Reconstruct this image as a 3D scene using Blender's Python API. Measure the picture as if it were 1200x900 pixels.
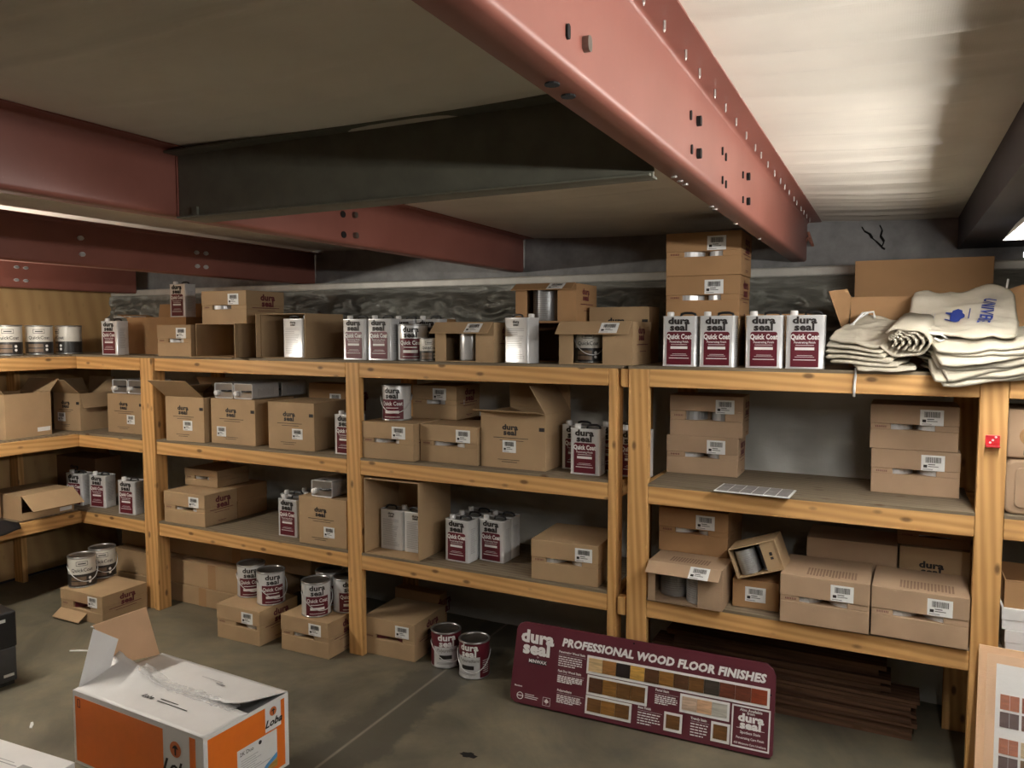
import bpy, bmesh, math, random
from mathutils import Vector, Matrix, Euler, noise as mnoise

random.seed(7)
for o in list(bpy.data.objects):
    bpy.data.objects.remove(o)
scn = bpy.context.scene
COL = scn.collection
PI = math.pi
rad = math.radians

# ------------------------------------------------------------------ camera
FPX, YAW, PITCH, ROLL, CAMH = 905.0, rad(26.25), rad(3.84), rad(0.03), 1.70
FW = Vector((-math.sin(YAW) * math.cos(PITCH), math.cos(YAW) * math.cos(PITCH), -math.sin(PITCH)))
_r = Vector((math.cos(YAW), math.sin(YAW), 0))
_u = _r.cross(FW)
RT = _r * math.cos(ROLL) + _u * math.sin(ROLL)
UP = RT.cross(FW)
CAM = Vector((0, 0, CAMH))
cd = bpy.data.cameras.new('camera')
cam = bpy.data.objects.new('camera', cd)
COL.objects.link(cam)
cam.matrix_world = Matrix((
    (RT.x, UP.x, -FW.x, CAM.x), (RT.y, UP.y, -FW.y, CAM.y), (RT.z, UP.z, -FW.z, CAM.z), (0, 0, 0, 1)))
cd.sensor_width = 36.0
cd.lens = FPX / 1200.0 * 36.0
cd.clip_start = 0.02
scn.camera = cam

# ------------------------------------------------------------------ world, exposure
world = bpy.data.worlds.new('room_air')
scn.world = world
world.use_nodes = True
world.node_tree.nodes['Background'].inputs[0].default_value = (0.9, 0.92, 1.0, 1)
world.node_tree.nodes['Background'].inputs[1].default_value = 0.02
vs = scn.view_settings
vs.view_transform = 'Standard'
vs.look = 'None'
vs.gamma = 1.0
vs.use_curve_mapping = False
vs.exposure = 1.62
TUBE_POWER = 33.0

# measured layout: front plane of the shelving, shelf heights
YF = 3.2
S3, S2, S1 = 1.556, 1.052, 0.553


def ray(px, py):
    return FW + RT * ((px - 600) / FPX) - UP * ((py - 450) / FPX)


def at_y(p, y):
    r = ray(*p)
    return CAM + r * (y / r.y)


def at_x(p, x):
    r = ray(*p)
    return CAM + r * (x / r.x)


def at_z(p, z):
    r = ray(*p)
    return CAM + r * ((z - CAMH) / r.z)


def fit(bl, br, tl, z=None, Y=None, YR=None):
    """front-left corner, angle, width and height of a box from the photo's measurements"""
    if Y is None:
        a, b = at_z(bl, z), at_z(br, z)
    else:
        a, b = at_y(bl, Y), at_y(br, YR or Y)
    t = at_y(tl, a.y)
    d = b - a
    return dict(x=a.x, y=a.y, ang=math.atan2(d.y, d.x), w=math.hypot(d.x, d.y), h=t.z - a.z)


# ------------------------------------------------------------------ materials
MATS = {}


def nodes(name):
    m = bpy.data.materials.new(name)
    m.use_nodes = True
    nt = m.node_tree
    b = nt.nodes['Principled BSDF']
    MATS[name] = m
    return m, nt, b


def N(nt, t, **kw):
    n = nt.nodes.new(t)
    for k, v in kw.items():
        setattr(n, k, v)
    return n


def ramp(nt, stops):
    r = N(nt, 'ShaderNodeValToRGB')
    el = r.color_ramp.elements
    while len(el) < len(stops):
        el.new(0.5)
    for e, (p, c) in zip(el, stops):
        e.position = p
        e.color = (*c, 1) if len(c) == 3 else c
    return r


def coords(nt, kind='Object', scale=(1, 1, 1), rnd=0.0):
    tc = N(nt, 'ShaderNodeTexCoord')
    mp = N(nt, 'ShaderNodeMapping')
    mp.inputs['Scale'].default_value = scale
    nt.links.new(tc.outputs[kind], mp.inputs['Vector'])
    if rnd:
        oi = N(nt, 'ShaderNodeObjectInfo')
        mu = N(nt, 'ShaderNodeMath', operation='MULTIPLY')
        mu.inputs[1].default_value = rnd
        nt.links.new(oi.outputs['Random'], mu.inputs[0])
        cb = N(nt, 'ShaderNodeCombineXYZ')
        for i in range(3):
            nt.links.new(mu.outputs[0], cb.inputs[i])
        nt.links.new(cb.outputs[0], mp.inputs['Location'])
    return mp


def noise_tex(nt, vec, scale, detail=4, rough=0.5, dist=0.0):
    n = N(nt, 'ShaderNodeTexNoise')
    n.inputs['Scale'].default_value = scale
    n.inputs['Detail'].default_value = detail
    n.inputs['Roughness'].default_value = rough
    n.inputs['Distortion'].default_value = dist
    nt.links.new(vec.outputs[0], n.inputs['Vector'])
    return n


def bump(nt, b, h, strength=0.3, dist=0.01):
    bp = N(nt, 'ShaderNodeBump')
    bp.inputs['Strength'].default_value = strength
    bp.inputs['Distance'].default_value = dist
    nt.links.new(h, bp.inputs['Height'])
    nt.links.new(bp.outputs[0], b.inputs['Normal'])
    return bp


def mixc(nt, fac, a, b, mode='MIX'):
    m = N(nt, 'ShaderNodeMix', data_type='RGBA', blend_type=mode)
    for i, s in ((0, fac), (6, a), (7, b)):
        if hasattr(s, 'is_linked') or hasattr(s, 'links'):
            nt.links.new(s, m.inputs[i])
        elif isinstance(s, (int, float)):
            m.inputs[i].default_value = s
        else:
            m.inputs[i].default_value = (*s, 1)
    return m.outputs[2]


def plain(name, col, rough=0.5, metal=0.0, var=0.08, scale=25, spec=0.5, bmp=0.0):
    m, nt, b = nodes(name)
    mp = coords(nt, 'Object', rnd=7.0)
    n = noise_tex(nt, mp, scale, 5, 0.6)
    lo = tuple(max(0, c * (1 - var)) for c in col)
    hi = tuple(min(1, c * (1 + var)) for c in col)
    r = ramp(nt, [(0.3, lo), (0.7, hi)])
    nt.links.new(n.outputs['Fac'], r.inputs[0])
    nt.links.new(r.outputs[0], b.inputs['Base Color'])
    b.inputs['Roughness'].default_value = rough
    b.inputs['Metallic'].default_value = metal
    b.inputs['Specular IOR Level'].default_value = spec
    if bmp:
        bump(nt, b, n.outputs['Fac'], bmp, 0.004)
    return m


def cardboard(name, col):
    m, nt, b = nodes(name)
    mp = coords(nt, 'Object', rnd=5.0)
    n1 = noise_tex(nt, mp, 6, 3, 0.5)
    n2 = noise_tex(nt, coords(nt, 'Object', (3, 3, 60), 5.0), 6, 3, 0.6)
    r = ramp(nt, [(0.25, tuple(c * 0.90 for c in col)), (0.75, tuple(min(1, c * 1.08) for c in col))])
    nt.links.new(n1.outputs['Fac'], r.inputs[0])
    oi = N(nt, 'ShaderNodeObjectInfo')
    mr = N(nt, 'ShaderNodeMapRange')
    mr.inputs['To Min'].default_value = 0.94
    mr.inputs['To Max'].default_value = 1.06
    nt.links.new(oi.outputs['Random'], mr.inputs['Value'])
    vm = N(nt, 'ShaderNodeVectorMath', operation='SCALE')
    nt.links.new(r.outputs[0], vm.inputs[0])
    nt.links.new(mr.outputs[0], vm.inputs['Scale'])
    nt.links.new(vm.outputs[0], b.inputs['Base Color'])
    b.inputs['Roughness'].default_value = 0.82
    b.inputs['Specular IOR Level'].default_value = 0.25
    bump(nt, b, n2.outputs['Fac'], 0.12, 0.003)
    return m


def wood(name, axis, light, dark, knot=(0.10, 0.045, 0.015), rough=0.6, across=15.0, knots=0.8):
    m, nt, b = nodes(name)
    sc = [across] * 3
    sc[axis] = 0.8
    mp = coords(nt, 'Object', tuple(sc), 13.0)
    nz = noise_tex(nt, mp, 1.0, 3, 0.55, 0.6)
    wv = N(nt, 'ShaderNodeTexWave', wave_type='BANDS', bands_direction='DIAGONAL')
    wv.inputs['Scale'].default_value = 1.3
    wv.inputs['Distortion'].default_value = 2.6
    wv.inputs['Detail'].default_value = 3.0
    wv.inputs['Detail Scale'].default_value = 1.2
    nt.links.new(mp.outputs[0], wv.inputs['Vector'])
    add = N(nt, 'ShaderNodeMath', operation='MULTIPLY_ADD')
    add.inputs[1].default_value = 0.45
    nt.links.new(wv.outputs['Fac'], add.inputs[0])
    half = N(nt, 'ShaderNodeMath', operation='MULTIPLY')
    half.inputs[1].default_value = 0.6
    nt.links.new(nz.outputs['Fac'], half.inputs[0])
    nt.links.new(half.outputs[0], add.inputs[2])
    r = ramp(nt, [(0.15, dark), (0.72, light)])
    nt.links.new(add.outputs[0], r.inputs[0])
    ks = [15.0, 15.0, 15.0]
    ks[axis] = 7.0
    kp = coords(nt, 'Object', tuple(ks), 17.0)
    vo = N(nt, 'ShaderNodeTexVoronoi')
    vo.inputs['Scale'].default_value = 1.0
    nt.links.new(kp.outputs[0], vo.inputs['Vector'])
    kr = ramp(nt, [(0.09, (1, 1, 1)), (0.19, (0, 0, 0))])
    nt.links.new(vo.outputs['Distance'], kr.inputs[0])
    sc2 = N(nt, 'ShaderNodeMath', operation='MULTIPLY')
    sc2.inputs[1].default_value = knots
    nt.links.new(kr.outputs[0], sc2.inputs[0])
    c = mixc(nt, sc2.outputs[0], r.outputs[0], knot)
    nt.links.new(c, b.inputs['Base Color'])
    b.inputs['Roughness'].default_value = rough
    bump(nt, b, nz.outputs['Fac'], 0.15, 0.003)
    return m


PL, PD = (0.69, 0.405, 0.155), (0.47, 0.235, 0.07)
wood('pine_x', 0, PL, PD)
wood('pine_y', 1, PL, PD)
wood('pine_z', 2, PL, PD)
wood('board_dusty', 0, (0.24, 0.19, 0.125), (0.15, 0.115, 0.075), rough=0.8)
wood('plywood_wall', 2, (0.50, 0.32, 0.14), (0.40, 0.24, 0.10), rough=0.7, across=4.5, knots=0.15)
wood('dark_plank', 0, (0.17, 0.085, 0.045), (0.085, 0.04, 0.02), rough=0.8)
cardboard('kraft', (0.42, 0.290, 0.166))
cardboard('kraft_pink', (0.43, 0.300, 0.195))
cardboard('kraft_brown', (0.40, 0.235, 0.115))
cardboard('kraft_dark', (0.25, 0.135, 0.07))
cardboard('kraft_light', (0.72, 0.47, 0.29))
plain('white_paper', (0.82, 0.83, 0.82), 0.6, var=0.03)
plain('carton_white', (0.80, 0.80, 0.80), 0.5, var=0.04, scale=8)
plain('black_ink', (0.022, 0.018, 0.018), 0.6)
plain('maroon_ink', (0.13, 0.02, 0.025), 0.7)
plain('brown_ink', (0.23, 0.14, 0.085), 0.8)
plain('grey_ink', (0.36, 0.36, 0.38), 0.6)
plain('white_ink', (0.85, 0.85, 0.84), 0.5, var=0.02)
plain('blue_ink', (0.022, 0.045, 0.25), 0.7)
plain('sky_ink', (0.10, 0.33, 0.62), 0.6)
plain('red_ink', (0.62, 0.17, 0.05), 0.6)
plain('can_white', (0.72, 0.73, 0.74), 0.28, 0.25, var=0.03)
plain('can_steel', (0.50, 0.51, 0.52), 0.30, 0.85, var=0.06)
plain('can_grey', (0.42, 0.43, 0.44), 0.35, 0.5, var=0.05)
plain('can_cream', (0.66, 0.64, 0.58), 0.35, var=0.03)
plain('label_maroon', (0.125, 0.012, 0.024), 0.38, var=0.06)
plain('label_black', (0.025, 0.023, 0.022), 0.35)
plain('label_brown', (0.17, 0.115, 0.075), 0.4, var=0.25, scale=40)
plain('lid_dark', (0.20, 0.18, 0.16), 0.32, 0.8, var=0.1)
plain('plastic_black', (0.018, 0.018, 0.020), 0.4)
plain('plastic_white', (0.80, 0.80, 0.79), 0.35, var=0.02)
plain('orange_print', (0.86, 0.20, 0.02), 0.42, var=0.03)
plain('sign_maroon', (0.115, 0.022, 0.035), 0.42, var=0.05, scale=10)
plain('girder_dark', (0.030, 0.030, 0.040), 0.6, var=0.12, scale=6)
plain('green_steel', (0.135, 0.135, 0.105), 0.55, 0.1, var=0.15, scale=14)
plain('hole_black', (0.006, 0.005, 0.005), 0.9)
plain('bolt_steel', (0.42, 0.40, 0.38), 0.4, 0.8)
plain('wall_metal', (0.27, 0.27, 0.27), 0.5, 0.15, var=0.3, scale=7)
plain('girt_white', (0.62, 0.61, 0.56), 0.45, 0.2, var=0.12, scale=9)
plain('fixture_white', (0.78, 0.78, 0.76), 0.4, var=0.02)
plain('grid_grey', (0.27, 0.255, 0.25), 0.6, var=0.2, scale=30)
plain('toolbox_black', (0.012, 0.012, 0.013), 0.45)
plain('toolbox_grey', (0.055, 0.056, 0.06), 0.5)
plain('wall_pale', (0.24, 0.23, 0.21), 0.7, var=0.05, scale=4)
plain('bracket_red', (0.55, 0.02, 0.03), 0.35)
plain('pinkish_insulation', (0.30, 0.13, 0.09), 0.9, var=0.5, scale=40)


def red_steel():
    m, nt, b = nodes('primer_red')
    mp = coords(nt, 'Object')
    n1 = noise_tex(nt, mp, 3.0, 5, 0.6)
    n2 = noise_tex(nt, mp, 60.0, 3, 0.7)
    r = ramp(nt, [(0.3, (0.200, 0.068, 0.050)), (0.7, (0.255, 0.092, 0.070))])
    nt.links.new(n1.outputs['Fac'], r.inputs[0])
    sp = ramp(nt, [(0.74, (0, 0, 0)), (0.80, (1, 1, 1))])
    nt.links.new(n2.outputs['Fac'], sp.inputs[0])
    c = mixc(nt, sp.outputs[0], r.outputs[0], (0.5, 0.27, 0.23))
    nt.links.new(c, b.inputs['Base Color'])
    b.inputs['Roughness'].default_value = 0.42
    bump(nt, b, n1.outputs['Fac'], 0.08, 0.01)


red_steel()


def concrete():
    m, nt, b = nodes('concrete')
    mp = coords(nt, 'Object')
    n1 = noise_tex(nt, mp, 1.3, 7, 0.68, 0.8)
    n2 = noise_tex(nt, mp, 5.0, 6, 0.65)
    n3 = noise_tex(nt, mp, 90.0, 3, 0.6)
    r1 = ramp(nt, [(0.34, (0.100, 0.092, 0.068)), (0.50, (0.165, 0.149, 0.108)), (0.68, (0.222, 0.198, 0.142))])
    nt.links.new(n1.outputs['Fac'], r1.inputs[0])
    r2 = ramp(nt, [(0.3, (0.68, 0.69, 0.72)), (0.7, (1.2, 1.17, 1.10))])
    nt.links.new(n2.outputs['Fac'], r2.inputs[0])
    c = mixc(nt, 1.0, r1.outputs[0], r2.outputs[0], 'MULTIPLY')
    # patched strip along the saw-cut joint that runs across the room
    sep = N(nt, 'ShaderNodeSeparateXYZ')
    nt.links.new(mp.outputs[0], sep.inputs[0])
    wob = N(nt, 'ShaderNodeMath', operation='MULTIPLY_ADD')
    wob.inputs[1].default_value = 0.35
    nt.links.new(n2.outputs['Fac'], wob.inputs[0])
    nt.links.new(sep.outputs['X'], wob.inputs[2])
    dx = N(nt, 'ShaderNodeMath', operation='ADD')
    dx.inputs[1].default_value = 1.95 - 0.175
    nt.links.new(wob.outputs[0], dx.inputs[0])
    ab = N(nt, 'ShaderNodeMath', operation='ABSOLUTE')
    nt.links.new(dx.outputs[0], ab.inputs[0])
    band = ramp(nt, [(0.125, (1, 1, 1)), (0.165, (0, 0, 0))])
    nt.links.new(ab.outputs[0], band.inputs[0])
    bf = N(nt, 'ShaderNodeMath', operation='MULTIPLY')
    bf.inputs[1].default_value = 0.72
    nt.links.new(band.outputs[0], bf.inputs[0])
    c = mixc(nt, bf.outputs[0], c, (0.070, 0.067, 0.055))
    jx = N(nt, 'ShaderNodeMath', operation='ADD')
    jx.inputs[1].default_value = 1.975
    nt.links.new(sep.outputs['X'], jx.inputs[0])
    ja = N(nt, 'ShaderNodeMath', operation='ABSOLUTE')
    nt.links.new(jx.outputs[0], ja.inputs[0])
    jr = ramp(nt, [(0.004, (1, 1, 1)), (0.009, (0, 0, 0))])
    nt.links.new(ja.outputs[0], jr.inputs[0])
    jm = N(nt, 'ShaderNodeMath', operation='MULTIPLY')
    nt.links.new(jr.outputs[0], jm.inputs[0])
    nt.links.new(n2.outputs['Fac'], jm.inputs[1])
    c = mixc(nt, jm.outputs[0], c, (0.34, 0.31, 0.25))
    # pale specks of spilt dust
    sp = ramp(nt, [(0.76, (0, 0, 0)), (0.80, (1, 1, 1))])
    nt.links.new(n3.outputs['Fac'], sp.inputs[0])
    sm = N(nt, 'ShaderNodeMath', operation='MULTIPLY')
    sm.inputs[1].default_value = 0.35
    nt.links.new(sp.outputs[0], sm.inputs[0])
    c = mixc(nt, sm.outputs[0], c, (0.45, 0.42, 0.36))
    nt.links.new(c, b.inputs['Base Color'])
    rr = ramp(nt, [(0.3, (0.38, 0.38, 0.38)), (0.7, (0.62, 0.62, 0.62))])
    nt.links.new(n2.outputs['Fac'], rr.inputs[0])
    nt.links.new(rr.outputs[0], b.inputs['Roughness'])
    bump(nt, b, n2.outputs['Fac'], 0.12, 0.01)


concrete()


def insulation(name, col, rough, ribs=0.15, metal=0.0, fine=28.0):
    m, nt, b = nodes(name)
    mp = coords(nt, 'Object')
    n1 = noise_tex(nt, mp, 2.2, 4, 0.55)
    r = ramp(nt, [(0.3, tuple(c * 0.88 for c in col)), (0.7, tuple(min(1, c * 1.06) for c in col))])
    nt.links.new(n1.outputs['Fac'], r.inputs[0])
    nt.links.new(r.outputs[0], b.inputs['Base Color'])
    b.inputs['Roughness'].default_value = rough
    b.inputs['Metallic'].default_value = metal
    wv = N(nt, 'ShaderNodeTexWave', bands_direction='X')
    wv.inputs['Scale'].default_value = fine
    wv.inputs['Distortion'].default_value = 1.5
    nt.links.new(mp.outputs[0], wv.inputs['Vector'])
    n2 = noise_tex(nt, coords(nt, 'Object', (1.2, 7, 7)), 3.0, 4, 0.6, 1.0)
    ad = N(nt, 'ShaderNodeMath', operation='MULTIPLY_ADD')
    ad.inputs[1].default_value = 0.12
    nt.links.new(wv.outputs['Fac'], ad.inputs[0])
    nt.links.new(n2.outputs['Fac'], ad.inputs[2])
    bump(nt, b, ad.outputs[0], ribs, 0.02)
    return m


insulation('vinyl_ceiling', (0.76, 0.72, 0.64), 0.6, 0.10, 0.0, 75.0)
insulation('vinyl_wall', (0.64, 0.64, 0.60), 0.45, 0.12, 0.0, 40.0)
insulation('foil_wall', (0.27, 0.27, 0.24), 0.34, 0.7, 0.45, 90.0)


def canvas():
    m, nt, b = nodes('canvas')
    mp = coords(nt, 'Object', rnd=3.0)
    n1 = noise_tex(nt, mp, 9, 4, 0.6)
    r = ramp(nt, [(0.3, (0.48, 0.44, 0.35)), (0.7, (0.58, 0.54, 0.45))])
    nt.links.new(n1.outputs['Fac'], r.inputs[0])
    nt.links.new(r.outputs[0], b.inputs['Base Color'])
    b.inputs['Roughness'].default_value = 0.9
    b.inputs['Specular IOR Level'].default_value = 0.15
    n2 = noise_tex(nt, mp, 260, 2, 0.6)
    bump(nt, b, n2.outputs['Fac'], 0.2, 0.002)


canvas()


def emission(name, col, strength):
    m, nt, b = nodes(name)
    b.inputs['Base Color'].default_value = (0.8, 0.8, 0.8, 1)
    b.inputs['Emission Color'].default_value = (*col, 1)
    b.inputs['Emission Strength'].default_value = strength


emission('tube_glow', (1.0, 0.955, 0.89), TUBE_POWER)
emission('tube_glow_old', (1.0, 0.93, 0.82), TUBE_POWER * 2.5)


def plastic_wrap(name='plastic_wrap', alpha=0.34):
    m, nt, b = nodes(name)
    b.inputs['Base Color'].default_value = (0.95, 0.96, 0.97, 1)
    b.inputs['Roughness'].default_value = 0.12
    b.inputs['Alpha'].default_value = alpha
    mp = coords(nt, 'Object')
    n = noise_tex(nt, mp, 16, 4, 0.6, 1.5)
    bump(nt, b, n.outputs['Fac'], 0.9, 0.03)


plastic_wrap()
plastic_wrap('clear_sleeve', 0.10)


def swatch_mat(name, light, dark):
    m, nt, b = nodes(name)
    mp = coords(nt, 'Object', (6, 1, 45), 9.0)
    n = noise_tex(nt, mp, 2.0, 4, 0.6, 1.0)
    r = ramp(nt, [(0.3, dark), (0.7, light)])
    nt.links.new(n.outputs['Fac'], r.inputs[0])
    nt.links.new(r.outputs[0], b.inputs['Base Color'])
    b.inputs['Roughness'].default_value = 0.4
    return m


SW = {}
for nm, c in dict(pale=(0.72, 0.52, 0.27), oak=(0.34, 0.16, 0.05), ebony=(0.025, 0.018, 0.018), honey=(0.66, 0.38, 0.09),
                  walnut=(0.10, 0.045, 0.02), grained=(0.30, 0.145, 0.035), moss=(0.06, 0.05, 0.04),
                  cherry=(0.155, 0.045, 0.025), red=(0.30, 0.06, 0.025), umber=(0.17, 0.08, 0.025),
                  blush=(0.62, 0.46, 0.34), peach=(0.72, 0.45, 0.27), mist=(0.52, 0.51, 0.45),
                  rust=(0.45, 0.13, 0.05), plum=(0.10, 0.045, 0.04), sand=(0.62, 0.47, 0.28)).items():
    SW[nm] = 'swatch_' + nm
    swatch_mat(SW[nm], tuple(min(1, v * 1.15) for v in c), tuple(v * 0.62 for v in c))


# ------------------------------------------------------------------ mesh helpers
class MB:
    def __init__(s):
        s.v, s.f = [], []

    def poly(s, pts):
        i = len(s.v)
        s.v += [tuple(p) for p in pts]
        s.f.append(tuple(range(i, i + len(pts))))
        return s

    def box(s, x0, x1, y0, y1, z0, z1):
        i = len(s.v)
        s.v += [(x0, y0, z0), (x1, y0, z0), (x1, y1, z0), (x0, y1, z0), (x0, y0, z1), (x1, y0, z1), (x1, y1, z1), (x0, y1, z1)]
        s.f += [tuple(i + k for k in q) for q in
                ((0, 3, 2, 1), (4, 5, 6, 7), (0, 1, 5, 4), (1, 2, 6, 5), (2, 3, 7, 6), (3, 0, 4, 7))]
        return s

    def obox(s, o, ax, ay, az):
        """box from a corner and three edge vectors"""
        o, ax, ay, az = Vector(o), Vector(ax), Vector(ay), Vector(az)
        i = len(s.v)
        s.v += [tuple(p) for p in (o, o + ax, o + ax + ay, o + ay, o + az, o + ax + az, o + ax + ay + az, o + ay + az)]
        s.f += [tuple(i + k for k in q) for q in
                ((0, 3, 2, 1), (4, 5, 6, 7), (0, 1, 5, 4), (1, 2, 6, 5), (2, 3, 7, 6), (3, 0, 4, 7))]
        return s

    def lathe(s, prof, n=28, cx=0, cy=0, a0=0.0, a1=2 * PI):
        full = abs(a1 - a0 - 2 * PI) < 1e-6
        i = len(s.v)
        m = n if full else n + 1
        for r, z in prof:
            for k in range(m):
                a = a0 + (a1 - a0) * k / n
                s.v.append((cx + r * math.sin(a), cy - r * math.cos(a), z))
        for j in range(len(prof) - 1):
            for k in range(n):
                k2 = (k + 1) % m
                s.f.append((i + j * m + k, i + j * m + k2, i + (j + 1) * m + k2, i + (j + 1) * m + k))
        return s

    def prism(s, pts, d0, d1, axis=2):
        """2-D outline (counter-clockwise) pushed along an axis"""
        def mk(p, d):
            return {2: (p[0], p[1], d), 1: (p[0], d, p[1]), 0: (d, p[0], p[1])}[axis]
        n = len(pts)
        i = len(s.v)
        s.v += [mk(p, d0) for p in pts] + [mk(p, d1) for p in pts]
        s.f.append(tuple(i + k for k in range(n))[::-1])
        s.f.append(tuple(i + n + k for k in range(n)))
        for k in range(n):
            k2 = (k + 1) % n
            s.f.append((i + k, i + k2, i + n + k2, i + n + k))
        return s

    def tube(s, pts, r, n=8, closed=False):
        pts = [Vector(p) for p in pts]
        i = len(s.v)
        L = len(pts)
        for j, p in enumerate(pts):
            t = (pts[min(j + 1, L - 1)] - pts[max(j - 1, 0)])
            if t.length < 1e-9:
                t = Vector((0, 0, 1))
            t.normalize()
            a = t.cross(Vector((0.31, 0.17, 0.93)))
            if a.length < 1e-4:
                a = t.cross(Vector((1, 0, 0)))
            a.normalize()
            b = t.cross(a)
            for k in range(n):
                g = 2 * PI * k / n
                s.v.append(tuple(p + a * (r * math.cos(g)) + b * (r * math.sin(g))))
        for j in range(L - 1):
            for k in range(n):
                k2 = (k + 1) % n
                s.f.append((i + j * n + k, i + j * n + k2, i + (j + 1) * n + k2, i + (j + 1) * n + k))
        s.f.append(tuple(i + k for k in range(n))[::-1])
        s.f.append(tuple(i + (L - 1) * n + k for k in range(n)))
        return s

    def bent(s, a0, a1, z0, z1, R, n=10):
        """patch wrapped on a cylinder, angle 0 looks to -y"""
        i = len(s.v)
        for k in range(n + 1):
            a = a0 + (a1 - a0) * k / n
            for z in (z0, z1):
                s.v.append((R * math.sin(a), -R * math.cos(a), z))
        for k in range(n):
            s.f.append((i + 2 * k, i + 2 * k + 2, i + 2 * k + 3, i + 2 * k + 1))
        return s

    def grid(s, nx, ny, fn):
        i = len(s.v)
        for a in range(nx + 1):
            for c in range(ny + 1):
                s.v.append(tuple(fn(a / nx, c / ny)))
        for a in range(nx):
            for c in range(ny):
                p = i + a * (ny + 1) + c
                s.f.append((p, p + ny + 1, p + ny + 2, p + 1))
        return s

    def mesh(s, name, mat, smooth=False):
        me = bpy.data.meshes.new(name)
        me.from_pydata(s.v, [], s.f)
        me.materials.append(MATS[mat])
        if smooth:
            for p in me.polygons:
                p.use_smooth = True
        me.update()
        return me

    def build(s, name, mat, parent=None, loc=(0, 0, 0), rot=(0, 0, 0), bev=0.0, smooth=False, seg=2):
        return place(s.mesh(name, mat, smooth), name, parent, loc, rot, bev, seg)


def place(me, name, parent=None, loc=(0, 0, 0), rot=(0, 0, 0), bev=0.0, seg=2):
    o = bpy.data.objects.new(name, me)
    COL.objects.link(o)
    o.parent = parent
    o.location = loc
    o.rotation_euler = rot
    if bev:
        md = o.modifiers.new('edge', 'BEVEL')
        md.width = bev
        md.segments = seg
        md.limit_method = 'ANGLE'
    return o


def smooth_by_angle(o, ang=35):
    me = o.data
    for p in me.polygons:
        p.use_smooth = True
    me.set_sharp_from_angle(angle=rad(ang)) if hasattr(me, 'set_sharp_from_angle') else None
    return o


CACHE = {}


def shared(key, fn):
    if key not in CACHE:
        CACHE[key] = fn()
    return CACHE[key]


USED = {}


def tag(o, label=None, cat=None, group=None, kind=None):
    if label:
        o['label'] = label
    if cat:
        o['category'] = cat
    if group:
        o['group'] = group
    if kind:
        o['kind'] = kind
    return o


def thing(name, label, cat, loc=(0, 0, 0), rot=(0, 0, 0), group=None):
    o = bpy.data.objects.new(name, None)
    o.empty_display_size = 0.05
    COL.objects.link(o)
    o.location = loc
    o.rotation_euler = rot
    return tag(o, label, cat, group)


def text_raw(body, size, bold=0.0, sx=1.0, line=0.8, shear=0.0, align='CENTER'):
    cu = bpy.data.curves.new('lettering', 'FONT')
    cu.body = body
    cu.size = size
    cu.align_x = align
    cu.align_y = 'CENTER'
    cu.space_line = line
    cu.space_character = 1.0 + bold
    cu.offset = bold * size
    cu.shear = shear
    cu.resolution_u = 2
    ob = bpy.data.objects.new('lettering', cu)
    COL.objects.link(ob)
    dg = bpy.context.evaluated_depsgraph_get()
    dg.update()
    me = bpy.data.meshes.new_from_object(ob.evaluated_get(dg))
    bpy.data.objects.remove(ob)
    bpy.data.curves.remove(cu)
    vs_ = [Vector((v.co.x * sx, v.co.y, 0)) for v in me.vertices]
    fs = [tuple(p.vertices) for p in me.polygons]
    bpy.data.meshes.remove(me)
    return vs_, fs


def text_mesh(body, size, mat, bold=0.0, sx=1.0, line=0.8, R=None, shear=0.0, align='CENTER'):
    key = ('text', body, size, mat, bold, sx, line, R, shear, align)

    def mk():
        vs_, fs = text_raw(body, size, bold, sx, line, shear, align)
        me = bpy.data.meshes.new('lettering')
        if R:
            co = [(R * math.sin(v.x / R), -R * math.cos(v.x / R), v.y) for v in vs_]
        else:
            co = [tuple(v) for v in vs_]
        me.from_pydata(co, [], fs)
        me.materials.append(MATS[mat])
        return me
    return shared(key, mk)


FRONT = (PI / 2, 0, 0)
RSIDE = (PI / 2, 0, PI / 2)
LSIDE = (PI / 2, 0, -PI / 2)


def lettering(parent, body, size, mat, loc, rot=FRONT, name='lettering', **kw):
    return place(text_mesh(body, size, mat, **kw), name, parent, loc, rot)


def bars(rects, mat, parent, loc, rot=FRONT, name='fine_print', key=None):
    """small print: flat strips (x0,x1,y0,y1) in the face's own plane"""
    def mk():
        m = MB()
        for x0, x1, y0, y1 in rects:
            m.poly([(x0, y0, 0), (x1, y0, 0), (x1, y1, 0), (x0, y1, 0)])
        return m.mesh(name, mat)
    me = shared(key, mk) if key else mk()
    o = place(me, name, parent, loc, rot)
    if len(rects) > 1:
        o['kind'] = 'stuff'
    return o


def rounded(x0, x1, y0, y1, r, n=4, corners='1111'):
    pts = []
    for (cx, cy, a0), on in zip(((x1 - r, y0 + r, -PI / 2), (x1 - r, y1 - r, 0), (x0 + r, y1 - r, PI / 2), (x0 + r, y0 + r, PI)), corners):
        if on == '1':
            pts += [(cx + r * math.cos(a0 + PI / 2 * k / n), cy + r * math.sin(a0 + PI / 2 * k / n)) for k in range(n + 1)]
        else:
            pts.append((cx + r * (math.cos(a0) + math.cos(a0 + PI / 2)) , cy + r * (math.sin(a0) + math.sin(a0 + PI / 2))))
    return pts


def barcode_rects(w, h, seed):
    rn = random.Random(seed)
    out = []
    x = -w * 0.32
    while x < w * 0.36:
        b = w * rn.choice((0.012, 0.02, 0.03))
        out.append((x, x + b, h * 0.02, h * 0.38))
        x += b + w * rn.choice((0.014, 0.022))
    out += [(-w * 0.40, -w * 0.24, -h * 0.30, -h * 0.12), (-w * 0.2, w * 0.1, -h * 0.12, -h * 0.07),
            (-w * 0.2, w * 0.24, -h * 0.24, -h * 0.20), (-w * 0.42, w * 0.0, -h * 0.42, -h * 0.39)]
    return out


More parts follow.
